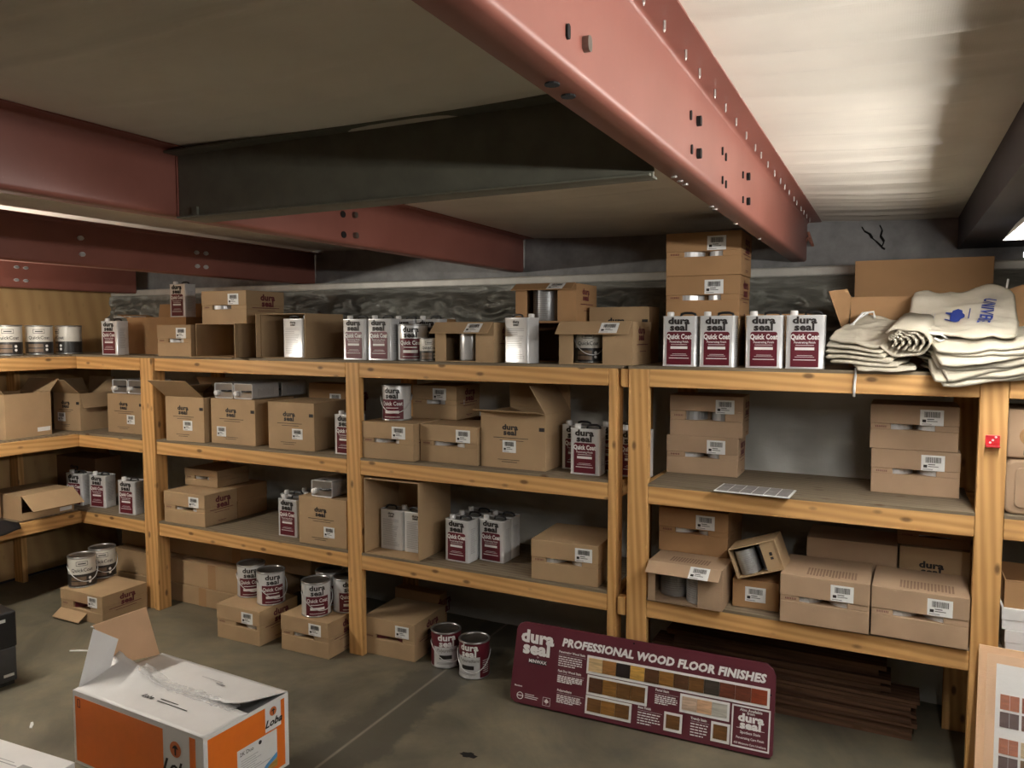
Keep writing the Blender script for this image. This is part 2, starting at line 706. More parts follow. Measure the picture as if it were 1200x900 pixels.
def shipping_label(parent, loc, rot, w=0.082, h=0.062):
    lab = place(shared(('shiplabel', w, h), lambda: MB().box(-w / 2, w / 2, -h / 2, h / 2, 0, 0.0006).mesh('shipping_label', 'white_paper')),
                'shipping_label', parent, loc, rot)
    lab['label'] = 'white barcode label'
    bars(barcode_rects(w, h, 3), 'black_ink', lab, (0, 0, 0.0011), (0, 0, 0), 'barcode', ('barcode', w, h))
    return lab


# ------------------------------------------------------------------ the room
def struct(o, label=None):
    o['kind'] = 'structure'
    if label:
        o['label'] = label
    return o


XL, XR, YB, YN, ZC = -5.36, 3.2, 3.98, -3.2, 2.24
struct(MB().box(XL - 0.1, XR + 0.1, YN - 0.1, YB + 0.25, -0.1, 0.0).build('floor', 'concrete'), 'worn brown-grey concrete floor with a joint')


rc = random.Random(17)
CREASE = []
yy = YN
while yy < YB + 0.2:
    CREASE.append((yy, rc.uniform(0.008, 0.020), rc.uniform(-0.05, 0.05), rc.uniform(0, 6), rc.uniform(0.012, 0.03)))
    yy += rc.uniform(0.07, 0.24)


def ceil_fn(u, v):
    x = XL + (XR - XL) * u
    y = YN + (YB + 0.2 - YN) * v
    b = (x + 0.40) / 1.55
    fr = b - math.floor(b)
    env = min(1.0, 5.0 * min(fr, 1 - fr))
    if -0.4 < x < 0.8:
        env *= min(1.0, max(0.0, (0.24 - x) * 8))
    z = ZC + 0.006 - 0.022 * math.sin(PI * fr)
    amp = 1.0 if -0.36 < x < 0.4 else 0.35
    for y0, a, sl, ph, wd in CREASE:
        d = y - y0 - sl * (x + 0.1) - 0.012 * math.sin(x * 5 + ph) + 0.10 * (fr - 0.5) ** 2
        if -0.15 < d < 0.15:
            k = d / wd
            z -= amp * env * a * (math.exp(-k * k) - 0.5 * math.exp(-(k - 1.6) ** 2))
    z += 0.006 * env * mnoise.noise(Vector((x * 1.7, y * 1.1, 3)))
    return (x, y, min(z, ZC + 0.004))


struct(MB().grid(130, 560, ceil_fn).build('ceiling', 'vinyl_ceiling', smooth=True), 'cream vinyl-faced insulation sagging between the beams')


def wall_fn(z0, z1, yb, amp, fx, fz, seed, ridge):
    def fn(u, v):
        x = XL + (XR - XL) * u
        z = z0 + (z1 - z0) * v
        q = Vector((x * fx, z * fz, seed))
        w_ = Vector((x * fx * 2.2 + z * 3.0, z * fz * 1.6 - x * 1.5, seed + 3))
        n = mnoise.noise(q) + 0.5 * mnoise.noise(q * 2.1)
        n += ridge * (0.9 * (1 - abs(mnoise.noise(w_)) * 3.2) + 0.5 * (1 - abs(mnoise.noise(w_ * 2.3)) * 3.0))
        return (x, yb - amp * (0.9 + n) * math.sin(PI * min(0.94, max(0.06, v))), z)
    return fn


wb = struct(MB().box(XL, XR, YB + 0.13, YB + 0.2, 0, 2.3).build('wall_back', 'wall_metal'), 'grey metal back wall above the insulation')
MB().grid(200, 70, wall_fn(0.0, 1.56, YB - 0.03, 0.045, 1.9, 1.5, 1.0, 0.7)).build('insulation_blanket', 'vinyl_wall', wb, smooth=True)['label'] = 'white vinyl insulation behind the shelves'
MB().grid(420, 60, wall_fn(1.54, 1.965, YB - 0.04, 0.035, 3.0, 4.5, 4.0, 1.0)).build('foil_blanket', 'foil_wall', wb, smooth=True)['label'] = 'wrinkled silvery insulation facing'
# crack in the metal above the girt
ck = MB()
for chain in (((1010, 266), (1013, 271), (1019, 274), (1022, 279), (1027, 283), (1033, 289)), ((1031, 264), (1034, 270), (1032, 277), (1036, 283), (1033, 290), (1037, 292))):
    for k, (a, b_) in enumerate(zip(chain, chain[1:])):
        ck.tube([at_y(a, YB + 0.128), at_y(b_, YB + 0.128)], 0.003 + 0.0016 * (k % 3), 5)
ck.build('crack', 'hole_black', wb)

wl = struct(MB().box(XL - 0.08, XL, YN, YB + 0.2, 0, 2.3).build('wall_left', 'girder_dark'), 'left wall lined with plywood')
for i in range(6):
    MB().box(0, 0.015, 0, 1.19, 0, 2.06).build('plywood_panel', 'plywood_wall', wl, (XL + 0.001, YN + 0.02 + i * 1.2, 0.02))
struct(MB().box(XR, XR + 0.08, YN, YB + 0.2, 0, 2.3).build('wall_right', 'wall_pale'))
struct(MB().box(XL, XR, YN - 0.08, YN, 0, 2.3).build('wall_front', 'wall_pale'))

girt = MB().prism(rounded(YB - 0.04, YB + 0.125, 1.966, 2.013, 0.010, 3), XL + 0.02, XR - 0.02, 0)
tag(girt.build('wall_girt', 'girt_white'), 'off-white steel girt running along the back wall', 'girt')

# ------------------------------------------------------------------ ceiling steel


def zprofile(xw, z0, z1, fl=0.068, lip=0.018, t=0.004, r=0.012):
    """Z purlin: bottom flange to the left, top flange to the right"""
    def arc(cx, cz, a0, a1):
        return [(cx + r * math.cos(a0 + (a1 - a0) * k / 4), cz + r * math.sin(a0 + (a1 - a0) * k / 4)) for k in range(5)]
    line = [(xw - fl, z0 + lip), (xw - fl, z0 + 0.002), (xw - fl + 0.003, z0)]
    line += arc(xw - r, z0 + r, -PI / 2, 0)
    line += arc(xw + r, z1 - r, PI, PI / 2)
    line += [(xw + fl - 0.003, z1), (xw + fl, z1)]
    L, Rr = [], []
    for i, p in enumerate(line):
        a = Vector(line[max(i - 1, 0)])
        b = Vector(line[min(i + 1, len(line) - 1)])
        d = (b - a).normalized()
        n = Vector((-d.y, d.x)) * t / 2
        L.append((p[0] + n.x, p[1] + n.y))
        Rr.append((p[0] - n.x, p[1] - n.y))
    return L + Rr[::-1]


def zprism(name, mat, parent, prof, y0, y1):
    n = len(prof)
    m = MB()
    m.v = [(x, y0, z) for x, z in prof] + [(x, y1, z) for x, z in prof]
    for k in range(n):
        k2 = (k + 1) % n
        m.f.append((k, k2, n + k2, n + k))
    h = n // 2
    for e in (0, n):
        for k in range(h - 1):
            m.f.append((e + k, e + k + 1, e + n - 2 - k, e + n - 1 - k))
    return smooth_by_angle(m.build(name, mat, parent), 50)


def purlin(label, xw, z0, z1, y1=YB + 0.12):
    t = thing('steel_purlin', label, 'beam', (xw, 0, z0), group='red ceiling purlins')
    zprism('channel', 'primer_red', t, [(x - xw, z - z0) for x, z in zprofile(xw, z0, z1)], YN, y1)
    return t


screw_me = MB().lathe([(0, 0), (0.0028, 0.0), (0.0028, -0.016), (0.001, -0.020)], 6).mesh('screw', 'bolt_steel')
P1 = purlin('large red steel purlin running overhead to the back wall', -0.40, 2.05, ZC)
P2 = purlin('red steel purlin crossing behind the green beam', -1.95, 2.05, ZC)
P3 = purlin('dark red purlin left of the green-beam purlin', -3.5, 2.018, ZC - 0.02)
P4 = purlin('farthest left dark red purlin above the plywood', -5.05, 1.985, ZC - 0.03, YB - 0.045)
for k in range(26):
    place(screw_me, 'screw', P1, (0.030, 0.55 + k * 0.135 + random.uniform(-0.02, 0.02), 0.185))


def slot(parent, p, xw, z0, w=0.014, h=0.026, name='slot_hole', mat='hole_black', px=0.0):
    c = at_x(p, xw + 0.004)
    m = MB().prism([(a, b) for a, b in rounded(-w / 2, w / 2, -h / 2, h / 2, w * 0.45, 3)], 0, 0.004 + px, 0)
    return m.build(name, mat, parent, (0.0015, c.y, c.z - z0))


for p in ((666, 37), (810, 135), (811, 175), (847, 177), (851, 184), (847, 211), (851, 216), (871, 205), (871, 234)):
    slot(P1, p, -0.40, 2.05, 0.010, 0.02)
for p in ((686, 52), (818, 142), (818, 180), (876, 207), (876, 236)):
    slot(P1, p, -0.40, 2.05, 0.016, 0.022, 'bolt', 'hole_black' if p[0] > 700 else 'lid_dark', 0.006)
for p in ((647, 98), (666, 112), (790, 207), (797, 212), (803, 216), (834, 242), (838, 245), (862, 262), (890, 280)):
    c = at_z(p, 2.048)
    MB().lathe([(0.0, 0), (0.007 if p[0] > 700 else 0.011, 0), (0.007 if p[0] > 700 else 0.011, 0.003)], 10).build(
        'slot_hole', 'hole_black' if p[0] < 700 else 'bolt_steel', P1, (c.x + 0.40, c.y, -0.0045))
for p in ((402, 251), (403, 275)):
    slot(P2, p, -1.95, 2.05, 0.030, 0.026)
    slot(P2, (p[0] + 13, p[1] + 1), -1.95, 2.05, 0.022, 0.024, 'bolt', 'lid_dark', 0.01)
for p in ((94, 279), (96, 298), (230, 296), (241, 297), (231, 312), (241, 313)):
    slot(P3, p, -3.5, 2.018, 0.03, 0.022, 'bolt', 'can_white', 0.006)
for p in ((19, 313), (30, 314), (19, 328), (30, 329)):
    slot(P4, p, -5.05, 1.985, 0.03, 0.02, 'bolt', 'can_white', 0.006)

# torn pinkish insulation where the purlin meets the wall
tq = MB()
q0 = at_y((938, 268), YB + 0.1)
for k in range(9):
    a = q0 + Vector((random.uniform(-.02, .05), random.uniform(-.06, 0), random.uniform(-.09, .05)))
    tq.tube([a, a + Vector((random.uniform(-.02, .02), 0.0, random.uniform(-.05, .05))), a + Vector((random.uniform(-.03, .03), 0.02, random.uniform(-.06, .06)))], 0.007, 6)
tq.build('torn_insulation', 'pinkish_insulation', wb)

# green cross beam between the two purlins
g = thing('cross_beam', 'grey-green steel beam spanning between two red purlins', 'beam', (-1.22, 1.67, 2.04))
MB().box(-0.722, 0.74, 0, 0.008, 0.0, 0.20).build('web', 'green_steel', g, bev=0.002)
MB().prism([(-0.722, -0.012), (0.735, -0.012), (0.735, 0.05), (-0.722, 0.10)], 0.0, 0.006).build('bottom_flange', 'green_steel', g, bev=0.002)
MB().box(-0.722, 0.70, -0.05, 0.008, 0.186, 0.192).build('top_flange', 'green_steel', g)
MB().box(-0.727, -0.7225, -0.005, 0.03, 0.003, 0.185).build('end_clip', 'primer_red', g)
MB().box(-0.66, -0.64, -0.008, 0.0, 0.0, 0.03).build('clip_tab', 'green_steel', g)

# dark girder on the right with the strip lights under it
gd = thing('ceiling_girder', 'dark grey steel girder along the right ceiling edge', 'beam', (0.25, 0.4, 2.09))
MB().box(0.0, 0.008, YN - 0.4, 3.7, 0.0, 0.16).build('web', 'girder_dark', gd)
MB().box(0.0, 0.34, YN - 0.4, 3.7, -0.01, 0.0).build('bottom_flange', 'girder_dark', gd)
MB().box(0.332, 0.34, YN - 0.4, 3.7, 0.0, 0.16).build('web', 'girder_dark', gd)


def strip_light(y0, y1, label, x=0.385, zb=2.0, glow='tube_glow'):
    t = thing('strip_light', label, 'light', (x, (y0 + y1) / 2, zb), group='fluorescent strip lights')
    h = (y1 - y0) / 2
    pr = [(-0.075, 0.0), (-0.040, 0.052), (0.040, 0.052), (0.075, 0.0), (0.070, 0.0), (0.037, 0.047), (-0.037, 0.047), (-0.070, 0.0)]
    m = MB()
    n = 8
    m.v = [(a, -h, c) for a, c in pr] + [(a, h, c) for a, c in pr]
    for k in range(n):
        m.f.append((k, (k + 1) % n, n + (k + 1) % n, n + k))
    for e in (0, n):
        for k in range(3):
            m.f.append((e + k, e + k + 1, e + n - 2 - k, e + n - 1 - k))
    m.build('hood', 'fixture_white', t)
    for s in (-1, 1):
        MB().prism([(-0.070, 0.0), (0.070, 0.0), (0.037, 0.047), (-0.037, 0.047)], s * h - (0.003 if s > 0 else 0), s * h + (0.003 if s < 0 else 0), 1).build('end_plate', 'fixture_white', t)
        MB().box(-0.012, 0.012, -0.008, 0.008, -0.065, 0.04).build('lamp_holder', 'plastic_white', t, (0, s * (h - 0.02), 0))
        MB().box(-0.004, 0.004, -0.004, 0.004, 0.05, 0.082).build('hanger', 'bolt_steel', t, (0, s * (h - 0.2), 0))
    tb = MB()
    tb.lathe([(0.0, -h + 0.03), (0.019, -h + 0.03), (0.019, h - 0.03), (0.0, h - 0.03)], 14)
    tb.build('fluorescent_tube', glow, t, (0, 0, -0.052), (PI / 2, 0, 0), smooth=True)
    return t


strip_light(1.78, 3.0, 'lit fluorescent strip light hanging at the right edge above the bags')
strip_light(0.40, 1.62, 'lit fluorescent strip light nearest overhead, right of the viewer')

strip_light(1.35, 2.22, 'lit fluorescent strip light near the left plywood wall', -4.0, glow='tube_glow_old')

# ------------------------------------------------------------------ shelving
RH = 0.077  # rail height under the board


def rail_x(parent, x0, x1, zs, y=YF):
    c = (x0 + x1) / 2
    return MB().box(x0 - c, x1 - c, 0, 0.038, -RH, 0).build('rail', 'pine_x', parent, (c, y, zs - 0.012), bev=0.003)


def rail_y(parent, y0, y1, x, zs, name='rail'):
    c = (y0 + y1) / 2
    return MB().box(-0.038, 0, y0 - c, y1 - c, -RH, 0).build(name, 'pine_y', parent, (x, c, zs - 0.012), bev=0.003)


def post(parent, x0, x1, y0, y1, z1, name='post', z0=0.0):
    return MB().box(0, x1 - x0, 0, y1 - y0, 0, z1 - z0).build(name, 'pine_z', parent, (x0, y0, z0), bev=0.003)


def board(parent, x0, x1, y0, y1, zs):
    c = (x0 + x1) / 2
    return MB().box(x0 - c, x1 - c, y0, y1, -0.012, 0).build('shelf_board', 'board_dusty', parent, (c, 0, zs - 0.0008))


YW = 3.74
u1 = thing('shelving_unit', 'long pine two-by-four shelving unit from the corner to the doubled post', 'shelf', (-2.6, YF, 0), group='pine shelving')


def rel(parent, o):
    o.location = o.location - parent.location
    return o


def into(parent, objs):
    for o in objs:
        rel(parent, o)


L = []
L += [post(u1, -4.096, -4.012, YF, YF + 0.038, S3 - 0.012), post(u1, -4.010, -3.972, YF - 0.012, YF + 0.077, S3 - 0.012)]
L += [post(u1, -2.540, -2.452, YF, YF + 0.038, S3 - 0.012), post(u1, -1.107, -1.069, YF, YF + 0.089, S3 - 0.012)]
for x in (-4.05, -2.54, -1.15):
    L.append(post(u1, x, x + 0.089, YW - 0.04, YW - 0.002, S3 - 0.012, 'rear_post'))
for zs in (S3, S2, S1):
    L += [rail_x(u1, -4.69, -4.097, zs), rail_x(u1, -3.970, -2.541, zs), rail_x(u1, -2.451, -1.108, zs)]
    if zs == S3:
        L += [board(u1, -4.70, -2.50, YF, YW, zs), board(u1, -2.498, -1.045, YF, YW, zs)]
    else:
        L += [board(u1, -4.70, -4.097, YF, YW, zs), board(u1, -3.971, -2.541, YF, YW, zs), board(u1, -2.451, -1.108, YF, YW, zs)]
    c = MB().box(-1.8, 1.8, 0, 0.038, -RH, 0).build('rear_rail', 'pine_x', u1, (-2.9, YW - 0.08, zs - 0.012))
    L.append(c)
    for x in (-4.0, -2.48, -1.07):
        L.append(rail_y(u1, YF + 0.09, YW - 0.09, x, zs, 'side_rail'))
into(u1, L)

u2 = thing('shelving_unit', 'right-hand pine shelving unit with the bag pile on top', 'shelf', (-0.3, YF, 0), group='pine shelving')
L = [post(u2, -1.018, -0.928, YF, YF + 0.038, S3 - 0.012), post(u2, 0.283, 0.371, YF, YF + 0.038, S3 - 0.012)]
L += [post(u2, 1.62, 1.709, YF, YF + 0.038, S3 - 0.012)]
for x in (-0.93, 0.235, 1.60):
    L.append(post(u2, x, x + 0.089, YW - 0.04, YW - 0.002, S3 - 0.012, 'rear_post'))
for zs in (S3, S2, S1):
    L += [rail_x(u2, -0.927, 0.282, zs), rail_x(u2, 0.372, 1.619, zs)]
    if zs == S3:
        L += [board(u2, -1.02, 0.33, YF, YW, zs), board(u2, 0.332, 1.70, YF, YW, zs)]
    else:
        L += [board(u2, -0.927, 0.282, YF, YW, zs), board(u2, 0.372, 1.619, YF, YW, zs)]
    L.append(MB().box(-1.3, 1.3, 0, 0.038, -RH, 0).build('rear_rail', 'pine_x', u2, (0.33, YW - 0.08, zs - 0.012)))
    for x in (-0.93, 0.37):
        L.append(rail_y(u2, YF + 0.05, YW - 0.09, x, zs, 'side_rail'))
L.append(MB().prism(rounded(-1.058, -1.022, 1.462, S3 - 0.014, 0.014, 4, '0001'), YF + 0.012, YF + 0.05, 1).build('spacer_block', 'pine_z', u2, bev=0.002))
L.append(MB().box(-1.060, -1.024, YF + 0.004, YF + 0.045, 0.455, 0.535).build('spacer_block', 'pine_z', u2, bev=0.002))
into(u2, L)

u3 = thing('shelving_unit', 'pine shelving wing along the left plywood wall', 'shelf', (-4.72, 2.2, 0), group='pine shelving')
L = []
for zs in (S3, S2, S1):
    L.append(rail_y(u3, 0.9, YF + 0.036, -4.70, zs))
    c = MB().box(-0.315, 0.3, -1.15, 1.15, -0.012, 0).build('shelf_board', 'board_dusty', u3, (-5.03, 2.05, zs - 0.0008))
    L.append(c)
    c = MB().box(-0.315, 0.33, 0, 0.53, -0.012, 0).build('shelf_board', 'board_dusty', u3, (-5.031, YF + 0.002, zs - 0.0008))
    L.append(c)
L.append(post(u3, -5.335, -5.246, 3.14, 3.178, S3 - 0.012, 'rear_post'))
L.append(post(u3, -5.335, -5.297, 2.45, 2.539, S3 - 0.012, 'rear_post'))
L.append(post(u3, -4.74, -4.702, 1.5, 1.589, S3 - 0.012))
L.append(post(u3, -5.335, -5.297, 1.5, 1.589, S3 - 0.012, 'rear_post'))
into(u3, L)

# ------------------------------------------------------------------ cartons
BRAND = 'dura\nseal'


def brand(parent, size, mat, loc, rot=FRONT, **kw):
    kw.setdefault('bold', 0.045)
    kw.setdefault('sx', 1.24)
    kw.setdefault('line', 0.72)
    return lettering(parent, BRAND, size, mat, loc, rot, 'brand_lettering', **kw)


def side_print(parent, w, d, h, mat='maroon_ink'):
    brand(parent, h * 0.26, mat, (w + 0.003, d * 0.55, h * 0.70), RSIDE)
    bars([(-d * 0.36, d * 0.36, 0.0, 0.0035), (-d * 0.22, d * 0.25, -0.016, -0.0135), (-d * 0.12, d * 0.14, -h * 0.36, -h * 0.345),
          (-d * 0.08, d * 0.10, -h * 0.39, -h * 0.38)], mat, parent, (w + 0.003, d * 0.5, h * 0.47), RSIDE, key=('sideprint', round(d, 3), round(h, 3), mat))


def half_carton(F, z, label, d=0.31, mat='kraft', slot_x=(0.30, 0.74), lab=0.76, side=True, top=False, w=None, h=None,
                cap='can_white', group='slotted low cartons', slit=0.0115, ang=None, lift=0.0, marks=True):
    w = w or F['w']
    h = h or F['h']
    t = thing('carton', label, 'carton', (F['x'], F['y'], z + lift), (0, 0, F['ang'] if ang is None else ang), group)
    zs = h * 0.5
    b = slit
    x0, x1 = slot_x[0] * w, slot_x[1] * w
    MB().box(0, w, 0, d, 0, zs - b).box(0, x0, 0.0012, d, zs - b, zs + b).box(x1, w, 0.0012, d, zs - b, zs + b).box(
        x0, x1, 0.085, d, zs - b, zs + b).build('tray', mat, t, bev=0.0015, seg=1)
    MB().box(-0.0012, w + 0.0012, -0.0016, d + 0.0012, zs + b, h).build('lid', mat, t, bev=0.0025, seg=2)
    m = MB()
    for cx in (0.27 * w, 0.75 * w):
        m.lathe([(0.068, zs - b), (0.068, zs + b)], 24, cx, 0.080)
    m.build('can_glimpse', cap, t)
    if lab:
        shipping_label(t, (lab * w, -0.0022, h * 0.74), FRONT)
    if marks:
        bars([(k * 0.006, k * 0.006 + 0.003, 0, 0.008) for k in range(7)], 'maroon_ink', t, (0.06 * w, -0.0006 + 0.0012, zs - 0.004), FRONT, 'fold_marks', ('marks', mat))
    if side:
        side_print(t, w, d, h)
    if top:
        rn = random.Random(5)
        bars([(k * 0.0115, k * 0.0115 + 0.0075, -rn.uniform(0.01, 0.03), 0.075) for k in range(16)], 'brown_ink', t,
             (0.29 * w, 0.05, h + 0.0006), (0, 0, 0), 'top_print', 'topprint')
    return t


def flaps_of(t, w, d, h, mat, opening, spec, th=0.004):
    for edge, (a, L) in spec.items():
        a = rad(a)
        if opening == 'top':
            o, al, up, out = {'front': ((0, 0, h), (w, 0, 0), (0, 0, 1), (0, -1, 0)),
                              'back': ((0, d, h), (w, 0, 0), (0, 0, 1), (0, 1, 0)),
                              'left': ((0, 0, h), (0, d, 0), (0, 0, 1), (-1, 0, 0)),
                              'right': ((w, 0, h), (0, d, 0), (0, 0, 1), (1, 0, 0))}[edge]
        else:
            o, al, up, out = {'top': ((0, 0, h), (w, 0, 0), (0, -1, 0), (0, 0, 1)),
                              'bottom': ((0, 0, 0), (w, 0, 0), (0, -1, 0), (0, 0, -1)),
                              'left': ((0, 0, 0), (0, 0, h), (0, -1, 0), (-1, 0, 0)),
                              'right': ((w, 0, 0), (0, 0, h), (0, -1, 0), (1, 0, 0))}[edge]
        dirv = Vector(up) * math.cos(a) + Vector(out) * math.sin(a)
        alv = Vector(al)
        nv = dirv.cross(alv).normalized() * th
        MB().obox(Vector(o) + alv * 0.01, alv * 0.98, dirv * L, nv).build('flap', mat, t, bev=0.001, seg=1)


def open_carton(F, z, label, d=0.31, mat='kraft', opening='top', flaps=None, strips=(), w=None, h=None, group='open cartons', ang=None,
                rot=None, inner=None, name='carton'):
    w = w or F['w']
    h = h or F['h']
    t = thing(name, label, 'carton', (F['x'], F['y'], z), rot or (0, 0, F['ang'] if ang is None else ang), group)
    th = 0.004
    m = MB()
    m.box(0, w, 0, d, 0, th)
    m.box(0, w, d - th, d, th, h)
    m.box(0, th, 0, d - th, th, h)
    m.box(w - th, w, 0, d - th, th, h)
    if opening == 'top':
        m.box(th, w - th, 0, th, th, h)
    else:
        m.box(th, w - th, 0, d - th, h - th, h)
    for (a, b, c, e) in strips:
        m.box(max(a * w, th), min(b * w, w - th), 0.0, th, max(c * h, th), min(e * h, h - th))
    m.build('body', mat, t)
    if flaps:
        flaps_of(t, w, d, h, mat, opening, flaps)
    return t, w, d, h


def tall_print(t, w, h, lab=True, mat='black_ink', mark=True, labx=0.62, labz=0.36):
    brand(t, h * 0.135, mat, (0.46 * w, -0.0008, h * 0.70))
    bars([(-0.27 * w, 0.27 * w, 0.0, 0.003), (-0.17 * w, 0.2 * w, -0.012, -0.0095), (-0.20 * w, 0.14 * w, -h * 0.40, -h * 0.39),
          (-0.14 * w, 0.10 * w, -h * 0.44, -h * 0.43)], mat, t, (0.47 * w, -0.0008, h * 0.55), FRONT, key=('tallprint', round(w, 3), round(h, 3)))
    if mark:
        bars([(-0.014, 0.014, -0.009, 0.009)], mat, t, (w - 0.020, -0.0009, h * 0.74), FRONT, 'edge_mark', 'edgemark')
    if lab:
        shipping_label(t, (labx * w, -0.0016, labz * h), FRONT, 0.072, 0.058)


def tall_carton(F, z, label, d=0.30, mat='kraft', w=None, h=None, lab=True, flaps=None, closed=True, group='tall printed cartons', ang=None, **kw):
    w = w or F['w']
    h = h or F['h']
    if closed:
        t = thing('carton', label, 'carton', (F['x'], F['y'], z), (0, 0, F['ang'] if ang is None else ang), group)
        MB().box(0, w, 0, d, 0, h).build('body', mat, t, bev=0.002, seg=2)
        MB().box(0, w, d / 2 - 0.001, d / 2 + 0.001, h - 0.001, h + 0.0008).build('top_seam', 'kraft_dark', t)
    else:
        t, w, d, h = open_carton(F, z, label, d, mat, 'top', flaps, w=w, h=h, group=group, ang=ang)
    tall_print(t, w, h, lab, **kw)
    return t


# ------------------------------------------------------------------ cans
CW, CD, CH = 0.142, 0.088, 0.212


def fcan_meshes():
    def body():
        m = MB()
        out = rounded(-CW / 2, CW / 2, 0, CD, 0.010, 3)
        n = len(out)

        def ring(s, z):
            cx, cy = 0, CD / 2
            m.v.extend([(cx + (x - cx) * s, cy + (y - cy) * s, z) for x, y in out])
        prof = [(1.012, 0.0), (1.02, 0.003), (1.012, 0.006), (1.0, 0.008), (1.0, CH - 0.008), (1.012, CH - 0.006), (1.02, CH - 0.002), (1.0, CH), (0.96, CH), (0.95, CH - 0.005)]
        for s, z in prof:
            ring(s, z)
        for j in range(len(prof) - 1):
            for k in range(n):
                m.f.append((j * n + k, j * n + (k + 1) % n, (j + 1) * n + (k + 1) % n, (j + 1) * n + k))
        m.f.append(tuple(range(n))[::-1])
        m.f.append(tuple((len(prof) - 1) * n + k for k in range(n)))
        me = m.mesh('body', 'can_white')
        for p in me.polygons:
            p.use_smooth = len(p.vertices) == 4
        return me

    def top():
        return MB().prism(rounded(-CW / 2 + 0.005, CW / 2 - 0.005, 0.005, CD - 0.005, 0.008, 3), CH - 0.006, CH - 0.004).mesh('top_plate', 'can_steel')

    def panel():
        return MB().prism(rounded(-0.052, 0.052, 0.008, 0.146, 0.009, 4, '0110'), -0.0022, -0.0016, 1).mesh('label_panel', 'label_maroon')

    def cap():
        return MB().lathe([(0.0, 0.022), (0.013, 0.022), (0.015, 0.019), (0.015, 0.0)], 16).mesh('cap', 'plastic_white', True)

    def handle():
        return MB().tube([(-0.018, 0, 0), (-0.014, 0, 0.014), (0.0, 0, 0.018), (0.030, 0, 0.018), (0.044, 0, 0.013), (0.048, 0, 0)], 0.0055, 6).mesh('handle', 'plastic_black', True)
    return [shared('fc_' + f.__name__, f) for f in (body, top, panel, cap, handle)]


def f_can(loc, ang, label, rot=None, group='rectangular finish cans', letters=True, detail=True, glare=False):
    """oblong one-gallon can; origin at the middle of the front bottom edge"""
    t = thing('oblong_can', label, 'can', loc, rot or (0, 0, ang), group)
    bd, tp, pn, cp, hd = fcan_meshes()
    place(bd, 'body', t)
    place(tp, 'top_plate', t)
    place(cp, 'cap', t, (-CW / 2 + 0.026, 0.030, CH - 0.004))
    place(hd, 'handle', t, (0.012, CD / 2, CH - 0.005))
    if letters:
        p = place(pn, 'label_panel', t)
        p['label'] = 'maroon label panel'
        brand(t, 0.038, 'black_ink', (-0.002, -0.0022, 0.177))
        lettering(t, 'Quick Coat', 0.029, 'white_ink', (0.0, -0.003, 0.125), FRONT, bold=0.04, sx=0.74)
        lettering(t, 'Penetrating Finish', 0.0115, 'white_ink', (0.0, -0.003, 0.104), FRONT, 'fine_lettering', bold=0.015, sx=0.95)
        bars([(-0.034, 0.034, 0.010, 0.012), (-0.036, 0.036, -0.008, 0.003), (-0.028, 0.03, -0.030, -0.0285), (-0.036, 0.036, -0.036, -0.0345), (-0.042, 0.042, -0.048, -0.045)],
             'white_ink', t, (0, -0.003, 0.082), FRONT, 'fine_print', 'fcanprint')
    if detail:
        rn = random.Random(2)
        bars([(-0.052, -0.052 + rn.uniform(0.06, 0.104), 0.158 - k * 0.0085, 0.1605 - k * 0.0085) for k in range(17)],
             'grey_ink', t, (0, CD + 0.0018, 0), (PI / 2, 0, PI), 'back_print', 'fcanback')
        lettering(t, BRAND, 0.018, 'black_ink', (0, CD + 0.0018, 0.185), (PI / 2, 0, PI), 'brand_lettering', bold=0.03, sx=1.15, line=0.72)
        bars([(-0.026, -0.026 + rn.uniform(0.03, 0.052), 0.165 - k * 0.008, 0.167 - k * 0.008) for k in range(16)],
             'grey_ink', t, (CW / 2 + 0.0018, CD / 2, 0), RSIDE, 'side_print', 'fcanside')
    return t


def fcan_at(bl, label, ang=0.0, z=None, Y=None, zz=None, **kw):
    p = at_z(bl, z) if Y is None else at_y(bl, Y)
    c = Vector((p.x + CW / 2 * math.cos(rad(ang)), p.y + CW / 2 * math.sin(rad(ang)), zz if zz is not None else z))
    return f_can(c, rad(ang), label, **kw)


RR, RHH = 0.076, 0.186


